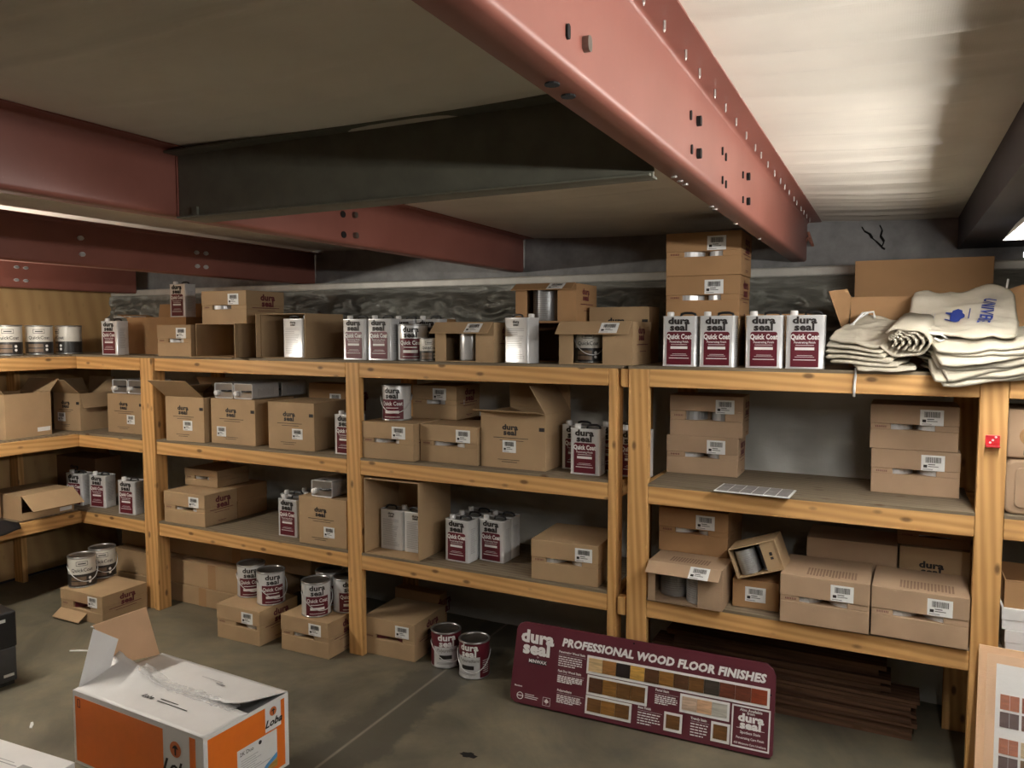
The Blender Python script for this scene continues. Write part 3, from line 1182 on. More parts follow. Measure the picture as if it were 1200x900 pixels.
def round_can(loc, ang, label, kind='white', s=1.0, group='round gallon cans', handle=True, letters=True):
    t = thing('paint_can', label, 'paint can', loc, (0, 0, ang), group)
    t.scale = (s, s, s)
    bmat = {'white': 'can_white', 'cream': 'can_cream', 'maroon': 'label_maroon', 'plain': 'can_grey', 'dark': 'label_black'}[kind]
    place(shared(('rbody', bmat), lambda: MB().lathe([(0.0, 0.001), (RR * 0.98, 0.001), (RR, 0.006), (RR, RHH - 0.008), (RR * 0.99, RHH - 0.004)], 36).mesh('body', bmat, True)), 'body', t)
    place(shared('rrim', lambda: MB().lathe([(RR * 0.995, RHH - 0.010), (RR * 1.035, RHH - 0.008), (RR * 1.04, RHH - 0.003), (RR * 1.0, RHH), (RR * 0.93, RHH - 0.001), (RR * 0.90, RHH - 0.008)], 36).mesh('rim', 'can_steel', True)), 'rim', t)
    place(shared('rbase', lambda: MB().lathe([(RR * 0.99, 0.009), (RR * 1.025, 0.007), (RR * 1.025, 0.002), (RR * 0.96, 0.0)], 36).mesh('base_ring', 'can_steel', True)), 'base_ring', t)
    place(shared('rlid', lambda: MB().lathe([(RR * 0.93, RHH - 0.006), (RR * 0.80, RHH - 0.004), (RR * 0.78, RHH - 0.008), (RR * 0.1, RHH - 0.008), (0, RHH - 0.008)], 36).mesh('lid', 'lid_dark', True)), 'lid', t)
    R1, R2 = RR + 0.0007, RR + 0.0014
    if letters and kind == 'white':
        place(shared('rw_panel', lambda: MB().bent(-0.82, 0.82, 0.010, 0.112, R1, 14).mesh('label_panel', 'label_maroon')), 'label_panel', t)
        place(text_mesh(BRAND, 0.038, 'black_ink', bold=0.035, sx=1.18, line=0.72, R=R1), 'brand_lettering', t, (0, 0, 0.143))
        place(text_mesh('Quick Coat', 0.028, 'white_ink', bold=0.02, sx=0.85, R=R2), 'lettering', t, (0, 0, 0.090))
        place(shared('rw_print', lambda: MB().bent(-.45, .45, .066, .070, R2).bent(-.5, .5, .040, .054, R2).bent(-.55, .55, .020, .0225, R2).mesh('fine_print', 'white_ink')), 'fine_print', t)
    elif letters and kind == 'cream':
        place(shared('rc_panel', lambda: MB().bent(-PI, PI, 0.008, 0.082, R1, 36).mesh('label_panel', 'label_black')), 'label_panel', t)
        place(shared('rc_pic', lambda: MB().bent(-0.85, 0.28, 0.018, 0.040, R2).bent(-0.85, 0.28, 0.046, 0.068, R2).mesh('floor_picture', 'label_brown')), 'floor_picture', t)
        place(text_mesh('QuickCoat', 0.029, 'black_ink', bold=0.012, sx=0.95, R=R1), 'lettering', t, (0, 0, 0.107))
        place(shared('rc_box', lambda: MB().bent(-.42, .42, .158, .1605, R1).bent(-.42, .42, .134, .1365, R1).bent(-.42, -.39, .134, .16, R1, 2).bent(.39, .42, .134, .16, R1, 2).bent(-.28, .28, .144, .150, R1).mesh('name_frame', 'black_ink')), 'name_frame', t)

        def dots():
            m = MB()
            for zc in (0.033, 0.056):
                m.poly([(R2 * math.sin(0.55 + 0.11 * math.cos(q)), -R2 * math.cos(0.55 + 0.11 * math.cos(q)), zc + 0.0085 * math.sin(q)) for q in [k * PI / 6 for k in range(12)]])
            return m.mesh('round_mark', 'white_ink')
        place(shared('rc_dots', dots), 'round_mark', t)
    elif letters and kind == 'maroon':
        place(shared('rm_panel', lambda: MB().bent(-0.95, 0.75, 0.008, 0.112, R1, 16).mesh('label_panel', 'can_white')), 'label_panel', t)
        place(text_mesh(BRAND, 0.044, 'white_ink', bold=0.04, sx=1.15, line=0.70, R=R1), 'brand_lettering', t, (0, 0, 0.143))
        place(text_mesh('Polyurethane', 0.024, 'lid_dark', bold=0.0, sx=0.85, R=R2, shear=0.3), 'lettering', t, (0, 0, 0.094))
        place(shared('rm_blk', lambda: MB().bent(-.5, .35, .050, .070, R2).mesh('shade_box', 'label_black')), 'shade_box', t)
        place(shared('rm_print', lambda: MB().bent(-.7, .5, .030, .032, R2).bent(-.7, .45, .024, .026, R2).mesh('fine_print', 'grey_ink')), 'fine_print', t)
        place(shared('rm_side', lambda: [MB().bent(0.95, 1.5, .035 + k * .009, .0375 + k * .009, R1) for k in range(7)] and
                     (lambda m: ([m.bent(0.95, 1.45, .03 + k * .010, .0325 + k * .010, R1) for k in range(7)], m)[1])(MB()).mesh('side_print', 'white_ink')), 'side_print', t)
    elif kind == 'plain':
        place(shared('rp_print', lambda: (lambda m: ([m.bent(-0.8, 0.3 + 0.4 * ((k * 7) % 5) / 5, .03 + k * .011, .0335 + k * .011, R1) for k in range(12)], m)[1])(MB()).mesh('back_print', 'grid_grey')), 'back_print', t)
    if handle:
        def bail():
            pts = [((RR + 0.006) * math.cos(q), -0.002 - 0.060 * math.sin(q) * 0.55 - (RR * 0.92) * math.sin(q), 0.130 - 0.085 * math.sin(q)) for q in [PI * k / 16 for k in range(17)]]
            return MB().tube(pts, 0.0022, 6).mesh('bail_handle', 'can_white', True)
        place(shared('rbail', bail), 'bail_handle', t, rot=(0, 0, 0.25))
        for sgn in (-1, 1):
            place(shared('rear_', lambda: MB().lathe([(0.0, 0.004), (0.009, 0.003), (0.011, 0.0)], 10).mesh('handle_ear', 'lid_dark')), 'handle_ear', t,
                  (sgn * (RR + 0.0005) * math.cos(0.25), sgn * (RR + 0.0005) * math.sin(0.25), 0.130), (0, sgn * PI / 2, 0.25))
    return t


def rcan_at(pc, label, kind='white', z=None, Y=None, zz=None, ang=None, **kw):
    """round can from the photo position of the middle of its base front"""
    p = at_z(pc, z) if Y is None else at_y(pc, Y)
    v = Vector((p.x, p.y, 0)).normalized()
    s = kw.get('s', 1.0)
    c = p + v * RR * s
    face = math.atan2(v.y, v.x) - PI / 2
    return round_can(Vector((c.x, c.y, zz if zz is not None else z)), face + (rad(ang) if ang is not None else 0), label, kind, **kw)


# ================================================================== top shelf
# wing: three cans in a row
for px, ang, lab in ((12, 0, 'cream and black round can at the left photo edge on the top shelf'),
                     (49, 0, 'second cream and black round can on the top shelf of the wing'),
                     (84, -68, 'cream round can turned aside beside the corner of the top shelf')):
    p = at_x((px, 411), -4.80)
    v = Vector((p.x, p.y, 0)).normalized()
    round_can(Vector((p.x - 0.07, p.y + 0.03, S3)), math.atan2(v.y, v.x) - PI / 2 + rad(ang), lab, 'cream', handle=False)
fcan_at((119, 411), 'glossy oblong can alone at the corner of the top shelf', 3, Y=3.23, zz=S3)
F = fit((150, 411), (219, 412), (150, 365), Y=3.47)
bx, _, _, _ = open_carton(F, S3, 'dark open carton at the back of the top shelf left corner', 0.24, 'kraft_brown', 'top',
                          {'back': (8, 0.10), 'left': (75, 0.10)}, h=0.235)
f6 = at_y((199, 365), 3.5)
MB().box(0, F['w'], 0, 0.20, 0, 0.004).build('flap', 'kraft_brown', bx, (0, 0.0, 0.235))
fcan_at((199, 365), 'oblong can standing up on the dark back carton', 0, Y=3.52, zz=S3 + 0.2395)
for k, (pp, rz) in enumerate((((124, 352), 0.1), ((128, 357), -0.12))):
    q = at_y(pp, 3.44)
    tag(MB().box(0, 0.16, 0, 0.11, 0, 0.003).build('cardboard_sheet', 'white_paper', None, (q.x, q.y + 0.05, S3 + 0.240 + 0.005 * k), (0.0, 0, rz)),
        ('pale sheet lying lowest on the dark corner carton', 'pale sheet lying uppermost on the dark corner carton')[k], 'sheet')
F = fit((185, 413), (226, 414), (186, 376), Y=3.215)
half_carton(F, S3, 'low carton with slot standing over the left post on the top shelf', 0.24, 'kraft', (0.32, 0.78), 0.72, h=0.186, w=0.28)
F = fit((230, 414), (281, 416), (232, 378), Y=3.235)
oc, w_, d_, h_ = open_carton(F, S3, 'open dark low carton under the taped carton on the top shelf', 0.30, 'kraft', 'front', {'right': (38, 0.13), 'bottom': (2, 0.05)}, h=0.192, w=0.335)
F2 = fit((237, 378), (289, 379), (237, 339), Y=3.26)
half_carton(F2, S3 + 0.192, 'low carton stacked on the open dark carton, top shelf left', 0.30, 'kraft', (0.24, 0.66), 0.72, h=0.188)
F = fit((306, 416), (353, 417), (306, 363), Y=3.25)
open_carton(F, S3, 'tall carton lying open to the front beside the white cans', 0.32, 'kraft', 'front', {'left': (8, 0.03)}, h=0.245, w=0.32)
q = at_y((341, 414), 3.3)
f_can(Vector((q.x + 0.06, 3.34, S3 + 0.005)), PI, 'oblong can inside the carton lying open, seen from behind', letters=False)
fcan_at((402, 418), 'oblong can first in the row right of the open tall carton', 0, Y=3.235, zz=S3)
fcan_at((431, 419), 'oblong can second in the row right of the open tall carton', 0, Y=3.235, zz=S3)
fcan_at((459, 419), 'oblong can tucked behind the round white can, left one', 0, Y=3.42, zz=S3)
fcan_at((487.5, 419), 'oblong can tucked behind the round white can, right one', 0, Y=3.43, zz=S3)
rcan_at((484, 420), 'white and maroon round can on the top shelf by the small can', 'white', Y=3.255, zz=S3, ang=-10, handle=False)
rcan_at((503, 421), 'small cream quart can on the top shelf', 'cream', Y=3.24, zz=S3, s=0.62, handle=False)
round_can(Vector((-2.108, 3.46, S3)), 0, 'black-topped round can behind the small quart can', 'dark', handle=False, s=0.94)
F = fit((386, 418), (519, 420), (386, 366), Y=3.575)
tall_carton(F, S3, 'wide low brown carton behind the white cans on the top shelf', 0.14, 'kraft_brown', h=0.215, lab=False, mark=False)


def torn_carton(F, z, label, d=0.30, mat='kraft', w=None, h=None, left=0.19, right=0.66, flap=(40, 0.07), low=0.03, side=True, bottom=None):
    fl = {'top': flap}
    if bottom:
        fl['bottom'] = bottom
    t, w, d, h = open_carton(F, z, label, d, mat, 'front', fl, [(0, left, 0, 1), (right, 1, 0, 1), (left, right, 0, low)], w=w, h=h)
    if side:
        brand(t, h * 0.22, 'maroon_ink', (w + 0.001, d * 0.45, h * 0.72), RSIDE)
        bars([(-d * 0.3, d * 0.3, 0, 0.004), (-d * 0.15, d * 0.2, -0.03, -0.027)], 'maroon_ink', t, (w + 0.001, d * 0.5, h * 0.46), RSIDE, key=('tornside', round(d, 3), round(h, 3)))
    a = rad(flap[0])
    L = flap[1]
    c = Vector((0.72 * w, -math.cos(a) * L * 0.55, h + math.sin(a) * L * 0.55))
    nrm = Vector((0, math.sin(a), math.cos(a)))
    shipping_label(t, c + nrm * 0.005, (a * -1.0, 0, 0))
    return t


F = fit((510, 423), (579, 424), (512, 391), Y=3.235)
torn_carton(F, S3, 'torn-open carton with raised label flap right of the quart can', 0.30, h=0.190, w=0.325, flap=(-42, 0.080), right=0.70)
q = at_y((549, 424), 3.30)
round_can(Vector((q.x, 3.325, S3 + 0.005)), 0, 'white round can inside the torn carton by the quart can', 'white', s=0.74, handle=False, letters=False)
c13 = at_y((614, 426), 3.235)
f_can(Vector((c13.x - 0.02, c13.y + 0.085, S3)), PI - rad(14), 'oblong can turned cornerwise showing its printed back on the top shelf')
F = fit((616, 427), (688, 427), (616, 384), Y=3.44)
FX = F['x'] - 0.055
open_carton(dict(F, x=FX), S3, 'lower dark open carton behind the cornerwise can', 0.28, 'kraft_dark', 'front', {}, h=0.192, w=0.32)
torn_carton(dict(F, x=FX), S3 + 0.192, 'upper torn carton with grey can, behind the cornerwise can', 0.28, 'kraft_brown', w=0.32, h=0.185, flap=(-28, 0.070), right=0.70)
round_can(Vector((FX + 0.125, 3.44 + 0.10, S3 + 0.197)), 0, 'grey round can inside the upper torn carton', 'plain', s=0.9, handle=False)
F = fit((655, 427), (743, 429), (657, 392), Y=3.225)
torn_carton(F, S3, 'torn-open carton with black-banded can over the doubled post', 0.28, h=0.190, w=0.345, left=0.20, right=0.60, flap=(-45, 0.080))
q = at_y((688, 427), 3.30)
round_can(Vector((q.x, 3.32, S3 + 0.006)), rad(18), 'cream and black can inside the torn carton over the doubled post', 'cream', s=0.82)
F = fit((690, 430), (767, 430), (690, 364), Y=3.56)
tall_carton(F, S3, 'tall carton standing behind the torn carton with the black-banded can', 0.17, 'kraft', w=0.30, h=0.265, lab=False)
# stack of three behind the first can pair
F = fit((780, 432), (865, 432), (780, 366), Y=3.47)
half_carton(F, S3, 'bottom carton of three stacked on the top shelf, behind oblong cans', 0.26, 'kraft', w=0.322, h=0.200)
half_carton(dict(F, x=F['x'] - 0.002), S3 + 0.201, 'middle carton of the stack of three on the top shelf', 0.26, 'kraft_brown', (0.22, 0.75), 0.66, w=0.324, h=0.194)
half_carton(dict(F, x=F['x'] - 0.004), S3 + 0.396, 'topmost carton of the stack of three under the ceiling', 0.26, 'kraft_brown', (0.24, 0.76), 0.68, w=0.330, h=0.190)
for px, lab in ((776, 'oblong can left of the front pair before the carton stack'), (819, 'oblong can right of the front pair before the carton stack'),
                (873, 'oblong can between the carton stack and the bags, left of its pair'), (920, 'oblong can nearest the cloth bags on the top shelf')):
    fcan_at((px, 432), lab, 0, Y=3.235, zz=S3)
F = fit((872, 432), (946, 432), (872, 362), Y=3.47)
tall_carton(F, S3, 'brown carton hidden behind the can pair beside the bags', 0.24, 'kraft_brown', h=0.222, lab=False)

# ================================================================== second shelf
F = fit((7, 516), (61, 508.5), (7, 460), z=S2)
t, w_, d_, h_ = open_carton(F, S2, 'plain open carton with small white tag on the wing middle shelf', 0.26, 'kraft', 'top', {'left': (35, 0.12), 'right': (40, 0.1)}, h=0.272)
MB().box(-0.045, 0.045, -0.013, 0.013, 0, 0.0006).build('small_tag', 'white_paper', t, (w_ - 0.055, -0.0008, 0.04), FRONT)
F = fit((64, 503), (104, 507), (64, 457), z=S2)
F['y'] = max(F['y'], 3.17)
tall_carton(dict(F, x=F['x'], ang=rad(3)), S2, 'open carton with raised flap in the middle shelf corner', 0.26, 'kraft', closed=False,
            flaps={'front': (48, 0.14), 'right': (165, 0.1), 'left': (30, 0.1), 'back': (5, 0.1)}, w=0.25, h=0.245, labx=0.3)
F = fit((127, 506), (167, 510), (128, 460), z=S2)
F['ang'] = 0
tall_carton(F, S2, 'closed tall carton left of the left post on the middle shelf', 0.30, 'kraft', w=0.335, h=0.252, labx=0.66)
for k, lab in enumerate(('left of two oblong cans lying on the carton left of the post', 'right of two oblong cans lying on the carton left of the post')):
    f_can(Vector((F['x'] + 0.09 + k * 0.15, 3.34 + CH, S2 + 0.254)), 0, lab, rot=(PI / 2, 0, 0), letters=False, detail=False)
F = fit((193, 516), (242, 518), (195, 462), z=S2)
tall_carton(dict(F, ang=rad(3), y=3.215), S2, 'open-flapped printed carton just right of the left post', 0.30, 'kraft', closed=False,
            flaps={'front': (52, 0.165), 'left': (-60, 0.12), 'back': (-30, 0.12)}, w=0.30, h=0.265, labx=0.58)
F = fit((249, 518), (302, 523), (251, 467), z=S2)
tall_carton(dict(F, ang=0, x=F['x'] + 0.012, y=3.26), S2, 'printed carton with two pairs of cans lying on top, middle shelf', 0.32, 'kraft', w=0.345, h=0.262, labx=0.24, labz=0.27)
q = at_y((252, 467), 3.28)
names = ['front left', 'front right', 'rear left', 'rear right']
for k in range(4):
    f_can(Vector((F['x'] + 0.10 + (k % 2) * 0.152, 3.275 + CH + (k // 2) * 0.237, S2 + 0.264)), 0,
          names[k] + ' of four oblong cans lying on the printed carton', rot=(PI / 2, 0, 0), letters=False, detail=True)
F = fit((315, 525), (369, 528), (317, 469), z=S2)
tall_carton(dict(F, ang=rad(2)), S2, 'closed printed carton left of the middle post, middle shelf', 0.31, 'kraft', w=0.318, h=0.262, labx=0.64, labz=0.34)
fcan_at((392, 528), 'oblong can half hidden behind the middle post, middle shelf', 0, Y=3.25, zz=S2)
F = fit((363, 500), (412, 500), (363, 448), Y=3.60)
half_carton(dict(F, ang=0), S2, 'labelled carton at the back left of the middle post', 0.12, 'kraft_brown', w=0.30, h=0.345, lab=0.66)

F = fit((416, 533), (479, 539), (418, 491), z=S2)
t = half_carton(dict(F, ang=0, x=-2.449, y=3.215), S2, 'low slotted carton right of the middle post, middle shelf', 0.31, 'kraft', (0.22, 0.72), 0.72, h=0.190, w=0.315)
rcan_at((465, 493), 'white round can standing on the slotted carton by the middle post', 'white', Y=3.285, zz=S2 + 0.190, ang=-20)
F = fit((484, 494), (522, 495), (484, 455), Y=3.46)
half_carton(dict(F, ang=0), S2 + 0.190, 'labelled carton behind the round can on the middle shelf', 0.25, 'kraft', w=0.27, h=0.178, lab=0.62)
MBX = F['x']
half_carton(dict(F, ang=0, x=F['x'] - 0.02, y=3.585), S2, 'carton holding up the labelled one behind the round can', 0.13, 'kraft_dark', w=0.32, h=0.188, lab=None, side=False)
F = fit((492, 538), (563, 546), (493, 495), z=S2)
half_carton(dict(F, ang=rad(-2), y=3.265, x=F['x'] + 0.028), S2, 'low slotted carton beside the tall open-flapped carton', 0.28, 'kraft', (0.24, 0.78), 0.76, w=0.335, h=0.188)
F = fit((566, 545), (641, 552), (568, 490), z=S2)
tall_carton(dict(F, y=3.27, ang=rad(-1)), S2, 'tall printed carton with four open flaps on the middle shelf', 0.30, 'kraft', closed=False,
            flaps={'front': (78, 0.085), 'back': (-3, 0.155), 'right': (-32, 0.16)}, w=0.345, h=0.262, labx=0.45, labz=0.40)
fcan_at((668, 555), 'front oblong can right of the four-flap carton', 0, z=S2)
fcan_at((658, 555), 'oblong can just behind the front one by the four-flap carton', 0, Y=3.37, zz=S2)
fcan_at((701, 555), 'oblong can showing left of the doubled post, middle shelf', 0, Y=3.40, zz=S2)
q = at_y((731, 560), 3.35)
f_can(Vector((q.x + 0.055, 3.303, S2)), 0, 'oblong can glimpsed between the doubled posts', detail=False)

F = fit((781, 553), (864, 560), (782, 510), z=S2)
half_carton(dict(F, ang=0), S2, 'lower slotted carton of the pair beside the sample card', 0.185, 'kraft_pink', (0.26, 0.74), 0.70, w=0.322, h=0.176)
F2 = fit((785, 512), (870, 516), (786, 466), Y=F['y'] - 0.005)
half_carton(dict(F2, ang=rad(1)), S2 + 0.176, 'upper wide-slotted carton of the pair above the sample card', 0.185, 'kraft_pink', (0.22, 0.76), 0.76, w=0.325, h=0.186, slit=0.021, cap='can_grey')
F = fit((1020, 576), (1124, 585), (1021, 525), z=S2)
half_carton(dict(F, ang=0), S2, 'lower slotted carton of the pair left of the right post', 0.25, 'kraft_pink', (0.25, 0.74), 0.70, w=0.314, h=0.180, side=False)
half_carton(dict(F, ang=rad(-1), x=F['x'] - 0.008), S2 + 0.181, 'upper slotted carton of the pair left of the right post', 0.25, 'kraft_pink', (0.24, 0.74), 0.70, w=0.312, h=0.178, side=False)

# grey sample card on the shelf edge
p0, p1, p2, p3 = [at_z(p, S2 + 0.006) for p in ((833, 577), (921, 577), (905, 563), (829, 561))]
ax = (p1 - p0)
wv = 0.295
t = thing('sample_card', 'grey sample card of twelve squares on the shelf edge', 'card', (p0.x, YF - 0.04, S2 + 0.001), (0, 0, rad(-3)))
MB().box(0, wv, 0, 0.165, 0, 0.004).build('backing', 'white_paper', t)
for i in range(6):
    for j in range(2):
        MB().box(0, 0.043, 0, 0.070, 0, 0.0012).build('sample_square', 'grid_grey', t, (0.008 + i * 0.0472, 0.009 + j * 0.077, 0.004))

# far right bay
F = fit((1177, 607), (1215, 612), (1178, 548), z=S2)
t = thing('storage_case', 'taupe moulded case at the right edge, middle shelf', 'case', (F['x'] + 0.005, YF + 0.03, S2), (0, 0, 0))
MB().prism(rounded(0, 0.42, 0, 0.195, 0.03, 5), 0.0, 0.30, 1).build('shell', 'kraft_pink', t, bev=0.01, seg=3)
MB().prism(rounded(0.03, 0.39, 0.025, 0.17, 0.02, 4), -0.006, 0.0, 1).build('front_panel', 'kraft_pink', t, bev=0.003)
t = thing('storage_case', 'upper brown case stacked at the right edge, middle shelf', 'case', (F['x'] + 0.01, YF + 0.05, S2 + 0.2), (0, 0, 0))
MB().box(0, 0.42, 0, 0.28, 0, 0.175).build('shell', 'kraft_pink', t, bev=0.008, seg=3)
MB().box(0.05, 0.12, -0.01, 0.0, 0.012, 0.03).build('latch', 'plastic_black', t)
MB().lathe([(0, 0.004), (0.03, 0.003), (0.034, 0.0)], 20).build('round_boss', 'kraft_brown', t, (0.07, 0, 0.08), FRONT)

# ================================================================== bottom shelf
t, w_, d_, h_ = open_carton(dict(x=-4.715, y=2.83, ang=PI / 2, w=0.34, h=0.2), S1, 'dark open carton with lowered flap on the wing bottom shelf', 0.36, 'kraft', 'front',
                            {'top': (-38, 0.14)}, [(0, 1, 0, 0.30)], w=0.335, h=0.15)
MB().box(-0.04, 0.04, -0.012, 0.012, 0, 0.0006).build('small_tag', 'white_paper', t, (0.28, -0.0008, 0.022), FRONT)
open_carton(dict(x=-4.87, y=2.30, ang=PI / 2, w=0.5, h=0.3), S1, 'dark carton standing at the left edge of the wing bottom shelf', 0.30, 'kraft_brown', 'top', {'left': (60, 0.12)}, w=0.50, h=0.235)


def cloth_fn(u, v):
    y = 2.36 + 0.43 * u + 0.012 * math.sin(v * 9)
    x = -4.855 + 0.20 * v + 0.008 * math.sin(u * 11)
    z = 0.018 + 0.030 * math.exp(-((v - .4) ** 2) * 6) * (1 - 0.6 * u) + 0.012 * mnoise.noise(Vector((u * 7, v * 5, 2)))
    edge = min(u, 1 - u, v, 1 - v)
    z = max(0.0, z * min(1, edge * 7))
    if x > -4.70:
        z -= (x + 4.70) * 0.9
    return (x, y, S1 + 0.003 + z)


cl = MB().grid(26, 22, cloth_fn).build('cloth', 'plastic_black', smooth=True)
sol = cl.modifiers.new('thick', 'SOLIDIFY')
sol.thickness = 0.004
sol.offset = 1
tag(cl, 'crumpled black cloth hanging over the wing bottom shelf edge', 'cloth')

fcan_at((78, 591), 'left of the two dim oblong cans on the corner bottom shelf', 8, z=S1)
fcan_at((105, 593.5), 'right of the two dim oblong cans on the corner bottom shelf', 6, z=S1)
q = at_z((140, 602), S1)
f_can(Vector((q.x + 0.055, q.y + 0.01, S1)), rad(5), 'oblong can next to the left post on the bottom shelf')
F = fit((68, 580), (135, 582), (68, 544), Y=3.47)
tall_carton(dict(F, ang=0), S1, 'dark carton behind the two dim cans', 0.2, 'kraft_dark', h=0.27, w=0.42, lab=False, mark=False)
F = fit((193, 611), (239, 619), (194, 575), z=S1)
half_carton(dict(F, ang=0), S1, 'low slotted carton right of the left post, bottom shelf', 0.25, 'kraft', (0.28, 0.80), 0.74, w=0.34, h=0.190)
half_carton(dict(F, ang=0, y=F['y'] + 0.253), S1, 'low carton pushed in behind the slotted one, bottom shelf left', 0.25, 'kraft_brown', w=0.34, h=0.190, lab=None, side=False)
F2 = fit((199, 571), (232, 571), (199, 551), z=S1 + 0.193)
half_carton(dict(F2, ang=0, y=3.40), S1 + 0.191, 'flat open-ended carton lying on the bottom-shelf cartons', 0.26, 'kraft', w=0.28, h=0.105, lab=None, side=False)
fcan_at((326, 627), 'front oblong can left of the bottom-shelf tall carton', 0, z=S1)
q = at_z((326, 627), S1)
for dx, dy, lab in ((-0.075, 0.10, 'oblong can peeking out at the left of its pack, bottom shelf'),
                    (0.07, 0.105, 'oblong can at the right back of the left pack'), (-0.03, 0.2, 'oblong can rearmost left of the left pack')):
    f_can(Vector((q.x + CW / 2 + dx, q.y + dy, S1)), 0, lab)
F = fit((349, 635), (408, 643), (351, 580), z=S1)
tall_carton(dict(F, ang=0, y=3.215, x=F['x'] + 0.012), S1, 'printed carton with one can lying on top, bottom shelf', 0.30, 'kraft', w=0.325, h=0.258, labx=0.64, labz=0.30, mark=False)
f_can(Vector((F['x'] + 0.155, 3.235 + CH, S1 + 0.260)), 0, 'oblong can lying on the bottom-shelf printed carton', rot=(PI / 2, 0, 0), letters=False)

F = fit((424, 653), (485, 661), (424, 555), z=S1)
open_carton(dict(F, ang=0, x=-2.435, y=3.205), S1, 'tall carton open to the front with two cans, bottom shelf', 0.31, 'kraft', 'front', {}, w=0.335, h=0.395)
for dx, lab in ((0.095, 'left can showing its printed back inside the tall open carton'), (0.245, 'right can showing its printed back inside the tall open carton')):
    f_can(Vector((-2.435 + dx, 3.31 + CD, S1 + 0.0045)), PI, lab, letters=False)
q = at_z((521, 656), S1)
for dx, dy, lab in ((0, 0, 'front left oblong can of the bright pack on the bottom shelf'), (0.155, 0.075, 'second oblong can right in the bright pack'),
                    (0.157, 0.168, 'third oblong can behind on the right of the bright pack'), (0.0, 0.095, 'oblong can directly behind the bright pack leader'), (0.002, 0.19, 'oblong can last in the left row of the bright pack')):
    f_can(Vector((q.x + CW / 2 + dx, q.y + dy, S1)), rad(-3), lab)
F = fit((622, 678), (701, 686), (622, 632), z=S1)
half_carton(dict(F, ang=rad(2), y=3.215), S1, 'low slotted carton left of the doubled post, bottom shelf', 0.33, 'kraft', (0.22, 0.76), 0.79, w=0.325, h=0.188, side=False)

F = fit((757, 705), (846, 721), (757, 660), z=S1)
F.update(y=3.175, ang=rad(-2))
t = torn_carton(F, S1, 'torn-open carton with grey cans right of the doubled post', 0.30, 'kraft_pink', w=0.315, h=0.172, left=0.10, right=0.68, flap=(-35, 0.065), low=0.02, side=False)
bars([(k * 0.012, k * 0.012 + 0.008, -0.02, 0.05) for k in range(14)], 'brown_ink', t, (0.08, 0.06, 0.1726), (0, 0, 0), 'top_print')
for dx, dy, a, lab in ((0.085, 0.135, 10, 'left grey can inside the torn carton on the bottom shelf'), (0.214, 0.078, -20, 'right grey can inside the torn carton on the bottom shelf')):
    round_can(Vector((F['x'] + dx, F['y'] + dy, S1 + 0.0045)), rad(a), lab, 'plain', s=0.86, handle=False)
F2 = fit((772, 646), (853, 655), (773, 597), Y=3.36)
half_carton(dict(F2, ang=rad(-2)), S1 + 0.1725, 'slotted carton stacked on the torn carton with grey cans', 0.29, 'kraft_brown', (0.24, 0.72), 0.68, w=0.305, h=0.195, side=False)
F = fit((858, 710), (912, 716), (858, 676), z=S1)
t = thing('carton', 'small labelled carton under the tilted one', 'carton', (F['x'], 3.26, S1), (0, 0, rad(2)), 'small quart cartons')
MB().box(0, 0.185, 0, 0.2, 0, 0.118).build('body', 'kraft_brown', t, bev=0.002)
shipping_label(t, (0.092, -0.001, 0.060), FRONT)
# tilted quart carton bridging to its neighbour
tr = thing('carton', 'small open carton tipped over with a white can inside', 'carton', (F['x'] + 0.026, 3.225, S1 + 0.128), (0, rad(-20), rad(-2)), 'small quart cartons')
w_, d_, h_ = 0.195, 0.15, 0.125
m = MB()
th = 0.004
m.box(0, w_, 0, d_, 0, th).box(0, w_, 0, d_, h_ - th, h_).box(0, th, 0, d_, th, h_ - th).box(w_ - th, w_, 0, d_, th, h_ - th).box(th, w_ - th, d_ - th, d_, th, h_ - th)
m.box(0.66 * w_, w_ - th, 0.006, 0.010, th, h_ - th)
m.build('body', 'kraft', tr)
bars([(-0.006, 0.006, -0.014, -0.004), (-0.006, 0.006, 0.002, 0.016)], 'black_ink', tr, (0.83 * w_, 0.0045, h_ / 2), FRONT, 'fine_print')
M_ = Matrix.Translation(tr.location) @ Euler(tr.rotation_euler).to_matrix().to_4x4()


def tipped_can(dx, dy, label, kind):
    c = round_can((0, 0, 0), 0, label, kind, s=0.55, handle=False)
    c.location = M_ @ Vector((dx, dy, 0.005))
    c.rotation_euler = (M_.to_3x3() @ Euler((0, 0, rad(10))).to_matrix()).to_euler()
    return c


tipped_can(0.051, 0.056, 'white quart can lying tipped inside the small open carton', 'plain')
tipped_can(0.143, 0.066, 'black quart can tipped inside the small open carton', 'dark')
F = fit((913, 729), (1018, 745), (914, 672), z=S1)
half_carton(dict(F, ang=0, y=3.17), S1, 'front slotted carton with striped top print beside the tipped carton', 0.30, 'kraft_pink', (0.22, 0.76), 0.70, w=0.322, h=0.194, side=False, top=True)
F2 = fit((945, 672), (1040, 672), (952, 632), Y=3.48)
half_carton(dict(F2, ang=0), S1, 'taller carton behind the striped carton on the bottom shelf', 0.24, 'kraft_pink', w=0.345, h=0.275, lab=None, side=False)
F = fit((1020, 744), (1135, 764), (1022, 688), z=S1)
half_carton(dict(F, ang=rad(-2), y=3.18), S1, 'front slotted carton with striped top print against the right post', 0.29, 'kraft_pink', (0.23, 0.75), 0.71, w=0.320, h=0.190, side=False, top=True)
F2 = fit((1043, 700), (1142, 705), (1043, 652), Y=3.50)
tall_carton(dict(F2, ang=0, x=F2['x'] + 0.03), S1, 'carton with black lettering behind the right striped carton', 0.19, 'kraft', w=0.25, h=0.275, lab=False, mark=False)
